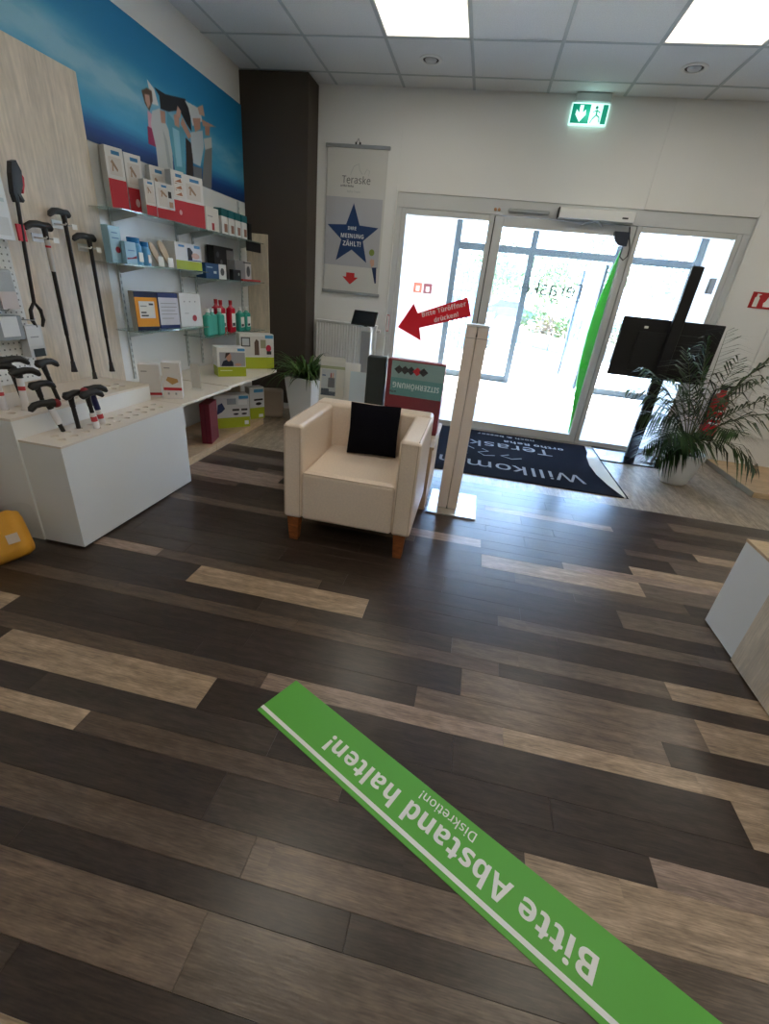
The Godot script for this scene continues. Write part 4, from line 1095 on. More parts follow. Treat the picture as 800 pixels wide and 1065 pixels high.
# ---------- bench under the shelves ----------
func bench_goods() -> void:
	var top := mat(rgb(226, 216, 202), 0.42)
	var o := thing("shelf_bench", "cream bench top under the shelves, joined to the display desk", "bench", Vector3.ZERO)
	part(o, "top_board", bx2(Vector3(-2.428, 0.535, -3.24), Vector3(-1.81, 0.555, -2.605), 0.002), top)
	part(o, "side_panel", bx2(Vector3(-2.428, 0, -2.625), Vector3(-1.84, 0.535, -2.607), 0.002), M.white)
	part(o, "bottom_board", bx2(Vector3(-2.428, 0.0, -3.26), Vector3(-1.985, 0.06, -2.63), 0.002), M.oak_light)
	o = thing("shelf_bench", "cream bench top with lime green cartons in front of the pillar", "bench", Vector3.ZERO)
	part(o, "top_board", bx2(Vector3(-2.44, 0.533, -4.16), Vector3(-1.835, 0.557, -3.25), 0.002), top)
	part(o, "bottom_board", bx2(Vector3(-2.44, 0.0, -4.16), Vector3(-1.985, 0.06, -3.262), 0.002), M.oak_light)
	part(o, "side_panel", bx2(Vector3(-2.44, 0.06, -4.16), Vector3(-2.22, 0.533, -4.14), 0.002), M.oak_panel)
	var cw := rgb(228, 224, 220)
	var red := rgb(186, 30, 46)
	var lime := rgb(170, 182, 34)
	var gry := rgb(160, 158, 156)
	carton("product_carton", "plain white carton with red foot band behind the display desk", "carton", Vector3(-2.066, 0.5555, -2.66), 34, Vector3(0.125, 0.21, 0.09), cw, [["r", 0.0, 0.06, 1, 0.14, red], ["r", 0.12, 0.78, 0.4, 0.81, gry]], "white cartons on the bench")
	carton("product_carton", "white carton with a brown wedge picture and red band on the bench", "carton", Vector3(-1.925, 0.5555, -2.69), 28, Vector3(0.112, 0.235, 0.085), cw, [["r", 0, 0.24, 1, 0.32, red], ["p", 0.18, 0.52, 0.5, 0.40, 0.85, 0.48, 0.8, 0.56, 0.3, 0.62, rgb(190, 150, 96)], ["r", 0.14, 0.84, 0.45, 0.87, gry], ["r", 0.2, 0.12, 0.3, 0.18, gry], ["r", 0.6, 0.12, 0.7, 0.18, gry]], "white cartons on the bench")
	var a := thing("acrylic_holder", "clear acrylic holder with a printed card on the bench", "card holder", Vector3(-1.95, 0.5555, -3.0), 8)
	part(a, "sleeve", bx(Vector3(0, 0.098, 0), Vector3(0.075, 0.19, 0.006), 0.001), M.acrylic)
	part(a, "card", bx(Vector3(0, 0.10, 0.0), Vector3(0.066, 0.17, 0.002), 0), mat(rgb(214, 212, 206), 0.6))
	part(a, "foot", bx(Vector3(0, 0.004, 0.0), Vector3(0.08, 0.007, 0.06), 0.001), M.acrylic)
	carton("product_carton", "lime green carton with a portrait photo on the bench", "carton", Vector3(-1.99, 0.5575, -3.60), 44, Vector3(0.235, 0.235, 0.14), rgb(226, 226, 222), [["r", 0, 0, 1, 0.34, lime], ["r", 0.08, 0.36, 0.98, 0.84, rgb(158, 158, 164)], ["p", 0.12, 0.36, 0.55, 0.36, 0.55, 0.5, 0.42, 0.62, 0.2, 0.54, rgb(28, 38, 56)], ["e", 0.40, 0.68, 0.09, 0.15, rgb(190, 140, 116)], ["p", 0.26, 0.62, 0.3, 0.82, 0.46, 0.83, 0.42, 0.78, 0.33, 0.72, rgb(60, 46, 40)], ["e", 0.72, 0.42, 0.12, 0.05, rgb(196, 150, 128)], ["r", 0.72, 0.88, 0.98, 0.97, rgb(70, 150, 200)], ["r", 0.08, 0.2, 0.5, 0.23, rgb(220, 226, 170)], ["s", 0.0, 0.34, lime]], "lime green cartons")
	carton("product_carton", "large lime green carton with a room photo in front of the pillar", "carton", Vector3(-1.99, 0.5575, -4.08), 44, Vector3(0.32, 0.31, 0.12), rgb(226, 226, 222), [["r", 0, 0, 1, 0.34, lime], ["r", 0.02, 0.37, 0.98, 0.93, rgb(212, 208, 202)], ["r", 0.04, 0.64, 0.3, 0.90, rgb(60, 56, 54)], ["r", 0.07, 0.67, 0.27, 0.87, rgb(190, 196, 198)], ["p", 0.42, 0.4, 0.56, 0.4, 0.55, 0.8, 0.48, 0.86, 0.42, 0.76, rgb(96, 74, 62)], ["r", 0.6, 0.6, 0.76, 0.84, rgb(150, 150, 120)], ["e", 0.84, 0.6, 0.08, 0.10, rgb(190, 30, 66)], ["r", 0.78, 0.42, 0.92, 0.52, rgb(40, 40, 44)], ["r", 0.74, 0.88, 0.98, 0.97, rgb(70, 150, 200)]], "lime green cartons")
	carton("folder", "dark red folder standing under the bench", "folder", Vector3(-2.045, 0.0605, -3.22), 14, Vector3(0.08, 0.33, 0.20), rgb(120, 18, 40), [["r", 0.46, 0.02, 0.54, 0.98, rgb(96, 12, 30)]])
	carton("product_carton", "lime green carton with many product pictures under the bench", "carton", Vector3(-2.085, 0.0605, -3.73), 46, Vector3(0.32, 0.30, 0.12), rgb(222, 222, 220), [["r", 0, 0, 1, 0.32, lime], ["r", 0.02, 0.34, 0.98, 0.92, rgb(216, 216, 218)], ["p", 0.06, 0.42, 0.2, 0.5, 0.3, 0.6, 0.22, 0.78, 0.1, 0.72, rgb(44, 56, 100)], ["r", 0.36, 0.72, 0.62, 0.90, rgb(150, 156, 164)], ["r", 0.68, 0.7, 0.94, 0.84, rgb(236, 236, 236)], ["r", 0.5, 0.52, 0.7, 0.58, rgb(40, 40, 44)], ["r", 0.76, 0.52, 0.94, 0.58, rgb(50, 50, 54)], ["e", 0.6, 0.42, 0.08, 0.03, rgb(30, 30, 34)], ["e", 0.84, 0.42, 0.08, 0.03, rgb(30, 30, 34)], ["r", 0.70, 0.88, 0.97, 0.97, rgb(70, 150, 200)], ["r", 0.84, 0.08, 0.96, 0.2, rgb(230, 230, 230)]], "lime green cartons")
	carton("product_carton", "narrow lime green carton under the bench, beside the beige bag", "carton", Vector3(-2.03, 0.0605, -4.12), 55, Vector3(0.16, 0.31, 0.09), rgb(222, 222, 220), [["r", 0, 0, 1, 0.36, lime], ["r", 0.04, 0.38, 0.96, 0.96, rgb(210, 212, 216)], ["r", 0.3, 0.84, 0.94, 0.94, rgb(70, 150, 200)], ["r", 0.3, 0.58, 0.9, 0.64, rgb(40, 42, 46)], ["e", 0.6, 0.48, 0.2, 0.05, rgb(30, 30, 34)], ["r", 0.6, 0.04, 0.9, 0.14, rgb(226, 226, 226)]], "lime green cartons")
	var b := MB.new()
	b.rbox(Vector3(0, 0.15, 0), Vector3(0.24, 0.30, 0.10), 0.03)
	var bo := single("paper_bag", b, mat(rgb(176, 158, 140), 0.8), "beige paper bag at the foot of the dark pillar", "bag")
	bo.position = Vector3(-2.03, 0.0, -4.47)
	bo.rotation_degrees.y = 25

# ---------- hanging goods at the left edge ----------
func peg_wall() -> void:
	var o := thing("pegboard", "white perforated pegboard holding packaged goods at the left edge", "pegboard", Vector3.ZERO)
	part(o, "board", bx2(Vector3(-2.4295, 0.70, -2.20), Vector3(-2.415, 1.92, -1.0), 0.002), M.white_matt)
	var hl := MB.new()
	for i in 30:
		for j in 40:
			hl.box(Vector3(-2.4148, 0.725 + j * 0.03, -2.18 + i * 0.03), Vector3(0.0006, 0.008, 0.008), 0)
	part(o, "holes", hl, mat(rgb(120, 124, 122), 0.8)).set_meta("kind", "stuff")
	var n := 0
	for q in [[-2.394, 1.472, 0.72, 1.2, 0.20, "leftmost cane hanging on the oak panel, white label below its handle"], [-2.54, 1.552, 0.636, 1.0, 0.0, "middle cane on the oak panel, the longest and highest hung"], [-2.695, 1.452, 0.68, 1.2, 0.0, "rightmost black cane hanging on the oak panel"]]:
		var c := thing("walking_cane", q[5], "cane", Vector3(-2.372, q[1], q[0]), 0, "canes hanging on the oak panel")
		var h := MB.new()
		handle_mesh(h, Vector3.BACK, Vector3.UP, q[3])
		part(c, "handle", h, M.black)
		var s := MB.new()
		var dn: float = q[2] - q[1]
		s.tube([Vector3(0, -0.05, 0), Vector3(0, dn * 0.72, 0), Vector3(0, dn * 0.73, 0), Vector3(0, dn + 0.04, 0)], [0.0105, 0.0105, 0.0085, 0.0085], 12)
		part(c, "shaft", s, M.black)
		var f := MB.new()
		f.tube([Vector3(0, dn + 0.06, 0), Vector3(0, dn + 0.03, 0), Vector3(0, dn, 0)], [0.011, 0.013, 0.018], 12)
		part(c, "rubber_tip", f, M.dark)
		if q[4] > 0:
			var l := MB.new()
			l.tube([Vector3(0, -0.058, 0), Vector3(0, -0.21, 0)], 0.0125, 12)
			part(c, "label_sleeve", l, mat(rgb(196, 192, 188), 0.5))
			var r := MB.new()
			r.tube([Vector3(0, -0.085, 0), Vector3(0, -0.095, 0)], 0.0132, 12)
			part(c, "red_band", r, M.red)
		var k := thing("cane_hook", "white hook holding the %s cane on the oak panel" % ["leftmost", "middle", "rightmost"][n], "hook", Vector3(-2.43, q[1] - 0.052, q[0]), 0, "cane hooks")
		var hk := MB.new()
		for sg in [-1, 1]:
			hk.tube([Vector3(0.0, 0, sg * 0.022), Vector3(0.078, 0.0, sg * 0.022), Vector3(0.086, 0.008, sg * 0.022)], 0.004, 8)
		part(k, "prongs", hk, M.white)
		part(k, "plate", bx(Vector3(0.003, 0, 0), Vector3(0.005, 0.04, 0.07), 0.001), M.white)
		part(k, "tag", bx(Vector3(0.088, -0.004, -0.03), Vector3(0.002, 0.026, 0.036), 0), M.paper)
		n += 1
	# grabber tool
	var g := thing("reaching_tool", "black and red reaching grabber hanging beside the packaged goods", "grabber", Vector3(-2.36, 0, -2.30))
	var gh := MB.new()
	gh.t = Transform3D(Basis(Vector3(0, 0, -0.62), Vector3.UP, Vector3.RIGHT), Vector3(0, 0, 0.025))
	gh.prism(PackedVector2Array([Vector2(-0.02, 1.73), Vector2(0.02, 1.74), Vector2(0.05, 1.70), Vector2(0.035, 1.64), Vector2(0.0, 1.60), Vector2(0.02, 1.575), Vector2(0.005, 1.565), Vector2(-0.03, 1.60), Vector2(-0.055, 1.56), Vector2(-0.065, 1.60), Vector2(-0.045, 1.68)]), -0.014, 0.014)
	part(g, "grip", gh, M.black)
	var gt := MB.new()
	gt.t = gh.t
	gt.prism(PackedVector2Array([Vector2(0.038, 1.70), Vector2(0.066, 1.675), Vector2(0.055, 1.64), Vector2(0.03, 1.605), Vector2(0.024, 1.64)]), -0.010, 0.010)
	part(g, "trigger", gt, M.red)
	var gs := MB.new()
	gs.tube([Vector3(0, 1.60, 0.04), Vector3(0, 1.35, 0.065), Vector3(0, 1.10, 0.085)], 0.009, 10)
	part(g, "shaft", gs, M.black)
	var gr := MB.new()
	gr.box(Vector3(0, 1.43, 0.062), Vector3(0.012, 0.075, 0.045), 0.002)
	part(g, "red_band", gr, M.red)
	var gj := MB.new()
	for s in [-1, 1]:
		gj.tube([Vector3(0, 1.11, 0.085), Vector3(0, 1.07, 0.085 + s * 0.03), Vector3(0, 1.02, 0.085 + s * 0.034), Vector3(0, 0.985, 0.085 + s * 0.018)], [0.007, 0.010, 0.010, 0.007], 8)
	part(g, "jaws", gj, M.black)
	# hanging packs
	carton("hanging_pack", "white hanging pack with blue header at the top of the pegboard", "pack", Vector3(-2.345, 1.39, -2.10), 90, Vector3(0.17, 0.32, 0.045), rgb(222, 226, 228), [["r", 0, 0.88, 1, 1, rgb(60, 140, 190)], ["r", 0.1, 0.5, 0.9, 0.55, rgb(190, 200, 205)], ["r", 0.1, 0.06, 0.9, 0.3, rgb(205, 208, 208)]], "packs on the pegboard")
	var pb := MB.new()
	pb.rbox(Vector3(-2.37, 1.21, -2.05), Vector3(0.06, 0.30, 0.19), 0.03)
	var cb := thing("plastic_bag", "clear plastic bag with grey contents hanging on the pegboard", "bag", Vector3.ZERO)
	part(cb, "film", pb, M.acrylic)
	var pi := MB.new()
	pi.rbox(Vector3(-2.37, 1.17, -2.06), Vector3(0.035, 0.18, 0.14), 0.017)
	part(cb, "contents", pi, mat(rgb(168, 172, 174), 0.6))
	part(cb, "card", bx(Vector3(-2.338, 1.12, -2.06), Vector3(0.004, 0.08, 0.09), 0), mat(rgb(200, 190, 186), 0.6))
	carton("hanging_pack", "grey pack with a white card low on the pegboard", "pack", Vector3(-2.355, 0.93, -2.03), 90, Vector3(0.17, 0.115, 0.05), rgb(140, 146, 148), [["r", 0.3, 0.15, 0.85, 1.0, rgb(216, 216, 214)]], "packs on the pegboard")
	carton("hanging_pack", "dark clip with a white card, lowest pack on the pegboard", "pack", Vector3(-2.355, 0.835, -2.17), 90, Vector3(0.10, 0.16, 0.05), rgb(196, 198, 198), [["r", 0.2, 0.0, 0.9, 0.26, rgb(46, 56, 66)], ["r", 0.0, 0.36, 0.86, 1.0, rgb(208, 208, 206)], ["r", 0.2, 0.62, 0.7, 0.66, rgb(150, 150, 150)]], "packs on the pegboard")
	var n2 := 0
	for q in [[1.745, -2.12], [1.40, -2.06], [1.07, -2.03], [1.02, -2.16]]:
		var hk := MB.new()
		hk.tube([Vector3(-2.415, q[0], q[1]), Vector3(-2.33, q[0] + 0.004, q[1]), Vector3(-2.318, q[0] + 0.014, q[1])], 0.0025, 6)
		single("peg_hook", hk, M.steel, "thin metal hook above the %s" % ["white hanging pack", "clear plastic bag", "grey pack", "dark clip pack"][n2], "hook", "pegboard hooks")
		n2 += 1
	# bags on the floor at the desk end
	var yb := thing("yellow_bag", "yellow packaged item in clear film leaning against the desk end", "bag", Vector3(-1.985, 0.015, -1.445), 28)
	var ym := MB.new()
	ym.t = Transform3D(Basis(Vector3.RIGHT, deg_to_rad(-28)) * Basis(Vector3.BACK, deg_to_rad(18)), Vector3(0, 0, 0.0))
	ym.rbox(Vector3(-0.02, 0.125, 0.0), Vector3(0.22, 0.23, 0.10), 0.045, 8)
	var lump := noise(14.0, 31, 2)
	for i in ym.v.size():
		ym.v[i] += ym.n[i] * 0.012 * lump.get_noise_3dv(ym.v[i])
	part(yb, "contents", ym, mat(rgb(226, 160, 20), 0.55))
	var yl := MB.new()
	yl.t = ym.t
	yl.box(Vector3(0.045, 0.10, 0.0585), Vector3(0.05, 0.045, 0.001), 0)
	yl.box(Vector3(-0.03, 0.17, 0.0565), Vector3(0.025, 0.02, 0.001), 0)
	part(yb, "label", yl, mat(rgb(220, 200, 180), 0.6))
	var yf := MB.new()
	yf.t = ym.t
	yf.rbox(Vector3(0.0, 0.135, 0.0), Vector3(0.28, 0.26, 0.125), 0.05)
	part(yb, "film", yf, M.acrylic)
	var rb := MB.new()
	rb.rbox(Vector3(-2.27, 0.12, -1.55), Vector3(0.14, 0.22, 0.12), 0.04)
	single("red_bag", rb, mat(rgb(96, 22, 30), 0.6), "dark red bag half hidden behind the yellow one", "bag")

# ---------- armchair ----------
func armchair() -> void:
	var im := Image.create(256, 256, false, Image.FORMAT_RGB8)
	var nz := noise(0.09, 8, 4)
	for y in 256:
		for x in 256:
			var q := 0.96 + 0.035 * nz.get_noise_2d(x, y)
			im.set_pixel(x, y, Color(q, q, q))
	var lm := mat(rgb(246, 227, 208), 0.38)
	lm.albedo_texture = tex(im)
	lm.uv1_triplanar = true
	lm.uv1_scale = Vector3(3, 3, 3)
	var o := thing("armchair", "cream leather cube armchair with wooden feet in the middle of the room", "armchair", Vector3(-0.538, 0, -2.10))
	var m := MB.new()
	m.rbox(Vector3(-0.308, 0.42, -0.32), Vector3(0.108, 0.54, 0.64), 0.022)
	part(o, "armrest", m, lm)
	m = MB.new()
	m.rbox(Vector3(0.308, 0.42, -0.32), Vector3(0.108, 0.54, 0.64), 0.022)
	part(o, "armrest", m, lm)
	m = MB.new()
	m.rbox(Vector3(0, 0.424, -0.58), Vector3(0.722, 0.552, 0.13), 0.024)
	part(o, "backrest", m, lm)
	m = MB.new()
	m.rbox(Vector3(0, 0.375, -0.28), Vector3(0.512, 0.128, 0.53), 0.03)
	part(o, "seat_cushion", m, lm)
	m = MB.new()
	m.rbox(Vector3(0, 0.291, -0.03), Vector3(0.514, 0.282, 0.056), 0.02)
	part(o, "front_panel", m, lm)
	part(o, "base", bx2(Vector3(-0.28, 0.15, -0.6), Vector3(0.28, 0.32, -0.05), 0.01), M.dark)
	var seam := MB.new()
	for s in [-1, 1]:
		var x0: float = s * 0.362 - s * 0.012
		var x1: float = s * 0.254 + s * 0.012
		seam.tube([Vector3(x0, 0.165, -0.001), Vector3(x0, 0.675, -0.001), Vector3(x1, 0.675, -0.001), Vector3(x1, 0.165, -0.001)], 0.0028, 6)
		seam.tube([Vector3(x0, 0.689, -0.02), Vector3(x0, 0.689, -0.52)], 0.0028, 6)
	seam.tube([Vector3(-0.25, 0.428, -0.006), Vector3(0.25, 0.428, -0.006)], 0.003, 6)
	part(o, "piping", seam, mat(rgb(206, 184, 162), 0.5))
	var wood := mat(rgb(178, 104, 54), 0.4)
	wood.albedo_texture = M.wood_tex
	for q in [[-0.31, -0.045], [0.305, -0.045], [-0.31, -0.585], [0.305, -0.585]]:
		var l := MB.new()
		var b := []
		for w in [[0.024, 0.0], [0.033, 0.15]]:
			for c in [[-1, -1], [1, -1], [1, 1], [-1, 1]]:
				b.append(Vector3(q[0] + c[0] * w[0], w[1], q[1] + c[1] * w[0]))
		for k in 4:
			var j := (k + 1) % 4
			var mid: Vector3 = (b[k] + b[j]) * 0.5 - Vector3(q[0], 0, q[1])
			l.face([b[k], b[j], b[j + 4], b[k + 4]], Vector3(mid.x, 0, mid.z).normalized())
		l.face([b[0], b[1], b[2], b[3]], Vector3.DOWN)
		part(o, "leg", l, wood, "orange-brown wooden foot")
	# cushion
	var c := thing("cushion", "black square cushion on the cream armchair", "cushion", Vector3(-0.505, 0.435, -2.50), 6)
	var pm := MB.new()
	pm.t = Transform3D(Basis(Vector3.RIGHT, deg_to_rad(-14)), Vector3(0, 0.012, 0))
	var N := 16
	for s in [-1.0, 1.0]:
		var g := []
		for i in N + 1:
			for j in N + 1:
				var a := -1.0 + 2.0 * i / N
				var b := -1.0 + 2.0 * j / N
				var th := 0.055 * pow(maxf(0, 1 - pow(absf(a), 3.2)), 0.6) * pow(maxf(0, 1 - pow(absf(b), 3.2)), 0.6)
				var px := a * 0.148 * (1.0 - 0.05 * (1 - b * b))
				var py := b * 0.150 * (1.0 - 0.05 * (1 - a * a))
				g.append(pm.vert(Vector3(px, 0.150 + py, s * th), Vector3(a * 0.9 * absf(a), b * 0.9 * absf(b), s).normalized()))
		for i in N:
			for j in N:
				pm.quad(g[i * (N + 1) + j], g[(i + 1) * (N + 1) + j], g[(i + 1) * (N + 1) + j + 1], g[i * (N + 1) + j + 1])
	var cm := mat(rgb(15, 15, 22), 0.95)
	cm.metallic_specular = 0.2
	part(c, "cover", pm, cm)
	var rim := MB.new()
	rim.t = pm.t
	rim.tube([Vector3(-0.147, 0.002, 0), Vector3(0, 0.008, 0), Vector3(0.147, 0.002, 0), Vector3(0.141, 0.15, 0), Vector3(0.147, 0.298, 0), Vector3(0, 0.292, 0), Vector3(-0.147, 0.298, 0), Vector3(-0.141, 0.15, 0), Vector3(-0.147, 0.002, 0)], 0.003, 6)
	part(c, "piping", rim, cm)

func behind_chair() -> void:
	var o := thing("display_plinth", "light wood plinth hidden behind the armchair", "plinth", Vector3.ZERO)
	part(o, "body", bx2(Vector3(-1.12, 0, -3.42), Vector3(-0.16, 0.44, -2.80), 0.003), mat(rgb(206, 176, 144), 0.5))
	part(o, "top_board", bx2(Vector3(-1.13, 0.44, -3.43), Vector3(-0.15, 0.46, -2.79), 0.003), M.oak_light)
	# flat packed seat raiser with an upside-down label
	var b := thing("seat_package", "dark red flat package with upside-down teal label in clear film", "package", Vector3(-0.362, 0.46, -3.06), -2)
	part(b, "body", bx(Vector3(0, 0.24, -0.04), Vector3(0.39, 0.48, 0.08), 0.006), mat(rgb(124, 20, 38), 0.5))
	part(b, "label", bx2(Vector3(-0.165, 0.245, 0.0), Vector3(0.193, 0.47, 0.0016), 0), mat(rgb(96, 152, 152), 0.4))
	part(b, "label_field", bx2(Vector3(-0.165, 0.362, 0.0016), Vector3(0.193, 0.47, 0.0022), 0), mat(rgb(138, 170, 170), 0.4))
	var dm := mat(rgb(40, 42, 52), 0.5)
	for k in 5:
		var d := MB.new()
		var cx := -0.115 + k * 0.042
		d.prism(PackedVector2Array([Vector2(cx - 0.032, 0.416), Vector2(cx, 0.444), Vector2(cx + 0.032, 0.416), Vector2(cx, 0.388)]), 0.0022 + 0.0002 * k, 0.0026 + 0.0002 * k)
		part(b, "diamond", d, M.red if k == 3 else dm)
	text(b, "SITZERHÖHUNG", 0.32, Vector3(0.012, 0.315, 0.0022), Basis(Vector3.LEFT, Vector3.DOWN, Vector3.BACK), mat(rgb(214, 234, 234), 0.5), true, "lettering", 1.15)
	text(b, "ortho", 0.05, Vector3(-0.145, 0.268, 0.0022), Basis(Vector3.LEFT, Vector3.DOWN, Vector3.BACK), dm, true)
	var fi := MB.new()
	fi.box(Vector3(0, 0.25, -0.04), Vector3(0.40, 0.50, 0.095), 0.012)
	part(b, "film", fi, M.acrylic)
	var k := thing("seat_package", "black-green package in clear film left of the dark red one", "package", Vector3(-0.64, 0.46, -3.10), 6)
	part(k, "body", bx(Vector3(0, 0.235, -0.05), Vector3(0.13, 0.47, 0.10), 0.006), mat(rgb(12, 30, 32), 0.85))
	part(k, "film", bx(Vector3(0, 0.245, -0.05), Vector3(0.142, 0.49, 0.112), 0.012), M.acrylic)
	# brochure stand
	var s := thing("brochure_stand", "clear brochure stand with leaflets behind the armchair", "brochure stand", Vector3(-1.0, 0.46, -3.22), 10)
	var bt := Basis(Vector3.RIGHT, deg_to_rad(-14))
	for q in [[0.0, -0.01], [0.085, -0.085]]:
		var m := MB.new()
		m.t = Transform3D(bt, Vector3(q[0], 0, q[1]))
		m.box(Vector3(0, 0.19, 0.0), Vector3(0.20, 0.38, 0.004), 0.001)
		part(s, "pocket", m, M.acrylic)
	part(s, "foot", bx(Vector3(0.04, 0.005, -0.06), Vector3(0.28, 0.01, 0.2), 0.002), M.acrylic)
	var n := 0
	for q in [[Vector3(-1.003, 0.472, -3.245), 0.185, 0.40, rgb(206, 206, 196), "leaflet with a grey photo in front in the brochure stand"], [Vector3(-0.89, 0.472, -3.335), 0.15, 0.36, rgb(226, 224, 216), "plain white leaflet second in the brochure stand"], [Vector3(-0.815, 0.472, -3.29), 0.12, 0.31, rgb(200, 214, 220), "pale blue leaflet at the right of the brochure stand"]]:
		var f := thing("leaflet", q[4], "leaflet", q[0], 10, "leaflets in the brochure stand")
		var m := MB.new()
		m.t = Transform3D(bt, Vector3.ZERO)
		m.box(Vector3(0, q[2] / 2, -0.002), Vector3(q[1], q[2], 0.004), 0)
		part(f, "sheet", m, mat(q[3], 0.6))
		if n == 0:
			var p := MB.new()
			p.t = Transform3D(m.t.basis, m.t.basis * Vector3(0, 0.10, 0))
			for w in [[-0.08, 0.02, 0.03, 0.21, rgb(176, 184, 188)], [-0.092, 0.215, 0.092, 0.235, rgb(150, 160, 120)], [-0.03, 0.08, 0.02, 0.15, rgb(90, 94, 104)], [-0.08, 0.02, -0.02, 0.07, rgb(40, 62, 84)], [-0.02, 0.02, 0.03, 0.05, rgb(60, 78, 96)], [-0.015, 0.15, -0.005, 0.185, rgb(150, 60, 60)], [0.0, 0.15, 0.01, 0.185, rgb(200, 150, 130)], [-0.075, 0.16, -0.05, 0.17, rgb(60, 90, 130)]]:
				p.col = w[4].srgb_to_linear()
				p.face([Vector3(w[0], w[1], 0.0004), Vector3(w[2], w[1], 0.0004), Vector3(w[2], w[3], 0.0004), Vector3(w[0], w[3], 0.0004)], Vector3.BACK)
				p.t.origin += p.t.basis.z * 0.0002
			part(f, "print", p, M.ink)
		n += 1

func post_and_mat() -> void:
	var o := thing("sensor_post", "pale beige post on a square steel plate beside the armchair", "post", Vector3(-0.006, 0, -2.92))
	var pm := mat(rgb(230, 216, 204), 0.45)
	part(o, "half_shell", bx2(Vector3(-0.068, 0.012, -0.05), Vector3(-0.001, 1.2, 0.05), 0.006), pm)
	part(o, "half_shell", bx2(Vector3(0.001, 0.012, -0.05), Vector3(0.068, 1.2, 0.05), 0.006), pm)
	part(o, "core", bx2(Vector3(-0.06, 0.012, -0.042), Vector3(0.06, 1.19, 0.042), 0.001), mat(rgb(120, 108, 98), 0.6))
	part(o, "cap", bx2(Vector3(-0.07, 1.2, -0.052), Vector3(0.07, 1.212, 0.052), 0.003), M.white)
	part(o, "collar", bx2(Vector3(-0.0685, 1.135, -0.0505), Vector3(0.0685, 1.138, 0.0505), 0.0003), mat(rgb(150, 138, 128), 0.6))
	for y in [1.165, 0.03]:
		var k := MB.new()
		k.prism(PackedVector2Array([Vector2(-0.005, y - 0.02), Vector2(0.005, y - 0.02), Vector2(0.0, y + 0.016)]), 0.0495, 0.0515)
		part(o, "lock", k, M.dark)
	part(o, "base_plate", bx2(Vector3(-0.135, 0.0, -0.26), Vector3(0.205, 0.012, 0.15), 0.002), mat(rgb(206, 206, 206), 0.25, 0.7))
	# door mat
	var mt := thing("door_mat", "dark blue welcome mat with grey lettering in front of the door", "mat", Vector3.ZERO)
	var mp := PackedVector2Array([Vector2(-0.75, 3.66), Vector2(1.40, 3.66), Vector2(1.33, 3.90), Vector2(1.285, 4.15), Vector2(1.275, 4.40), Vector2(1.30, 4.66), Vector2(1.345, 4.85), Vector2(1.36, 5.09), Vector2(-0.75, 5.09)])
	var m := MB.new()
	m.t = Transform3D(Basis(Vector3.RIGHT, -PI / 2), Vector3.ZERO)
	m.prism(mp, 0.001, 0.009)
	var mm := mat(rgb(32, 36, 46), 1.0)
	mm.metallic_specular = 0.05
	part(mt, "carpet", m, mm)
	var e := MB.new()
	e.t = m.t
	e.prism(PackedVector2Array([Vector2(1.40, 3.66), Vector2(1.425, 3.68), Vector2(1.425, 4.70), Vector2(1.30, 4.68), Vector2(1.275, 4.40), Vector2(1.285, 4.15), Vector2(1.33, 3.90)]), 0.001, 0.004)
	part(mt, "turned_edge", e, mat(rgb(206, 202, 186), 0.7), "pale crescent of the turned mat edge")
	part(mt, "border", bx2(Vector3(1.425, 0.001, -4.71), Vector3(1.437, 0.006, -3.66), 0.001), mm)
	var fb := Basis(Vector3.LEFT, Vector3.BACK, Vector3.UP)
	var gm := mat(rgb(150, 156, 164), 1.0)
	gm.metallic_specular = 0.1
	text(mt, "Willkommen", 1.62, Vector3(0.32, 0.0095, -3.94), fb, gm, false, "lettering", 0.95)
	text(mt, "Teraske", 0.98, Vector3(0.45, 0.0095, -4.60), fb, gm, false, "lettering", 0.9)
	text(mt, "ortho Reha", 0.62, Vector3(0.78, 0.0095, -4.80), fb, gm, true, "lettering", 0.9)
	text(mt, "noch & besser", 0.62, Vector3(0.50, 0.0095, -4.98), fb, gm, true, "lettering", 0.8)
	var lg := MB.new()
	for q in [[[0.62, -4.28], [0.52, -4.22], [0.42, -4.28], [0.50, -4.34]], [[0.36, -4.25], [0.26, -4.21], [0.20, -4.29], [0.30, -4.36], [0.24, -4.42]], [[0.16, -4.38], [0.06, -4.48]], [[0.10, -4.20], [0.02, -4.26], [0.08, -4.34]]]:
		var p := []
		for w in q: p.append(Vector3(w[0], 0.0085, w[1]))
		lg.tube(p, 0.009, 6)
	for i in lg.v.size(): lg.v[i].y = 0.0085 + (lg.v[i].y - 0.0085) * 0.15
	part(mt, "logo", lg, gm)

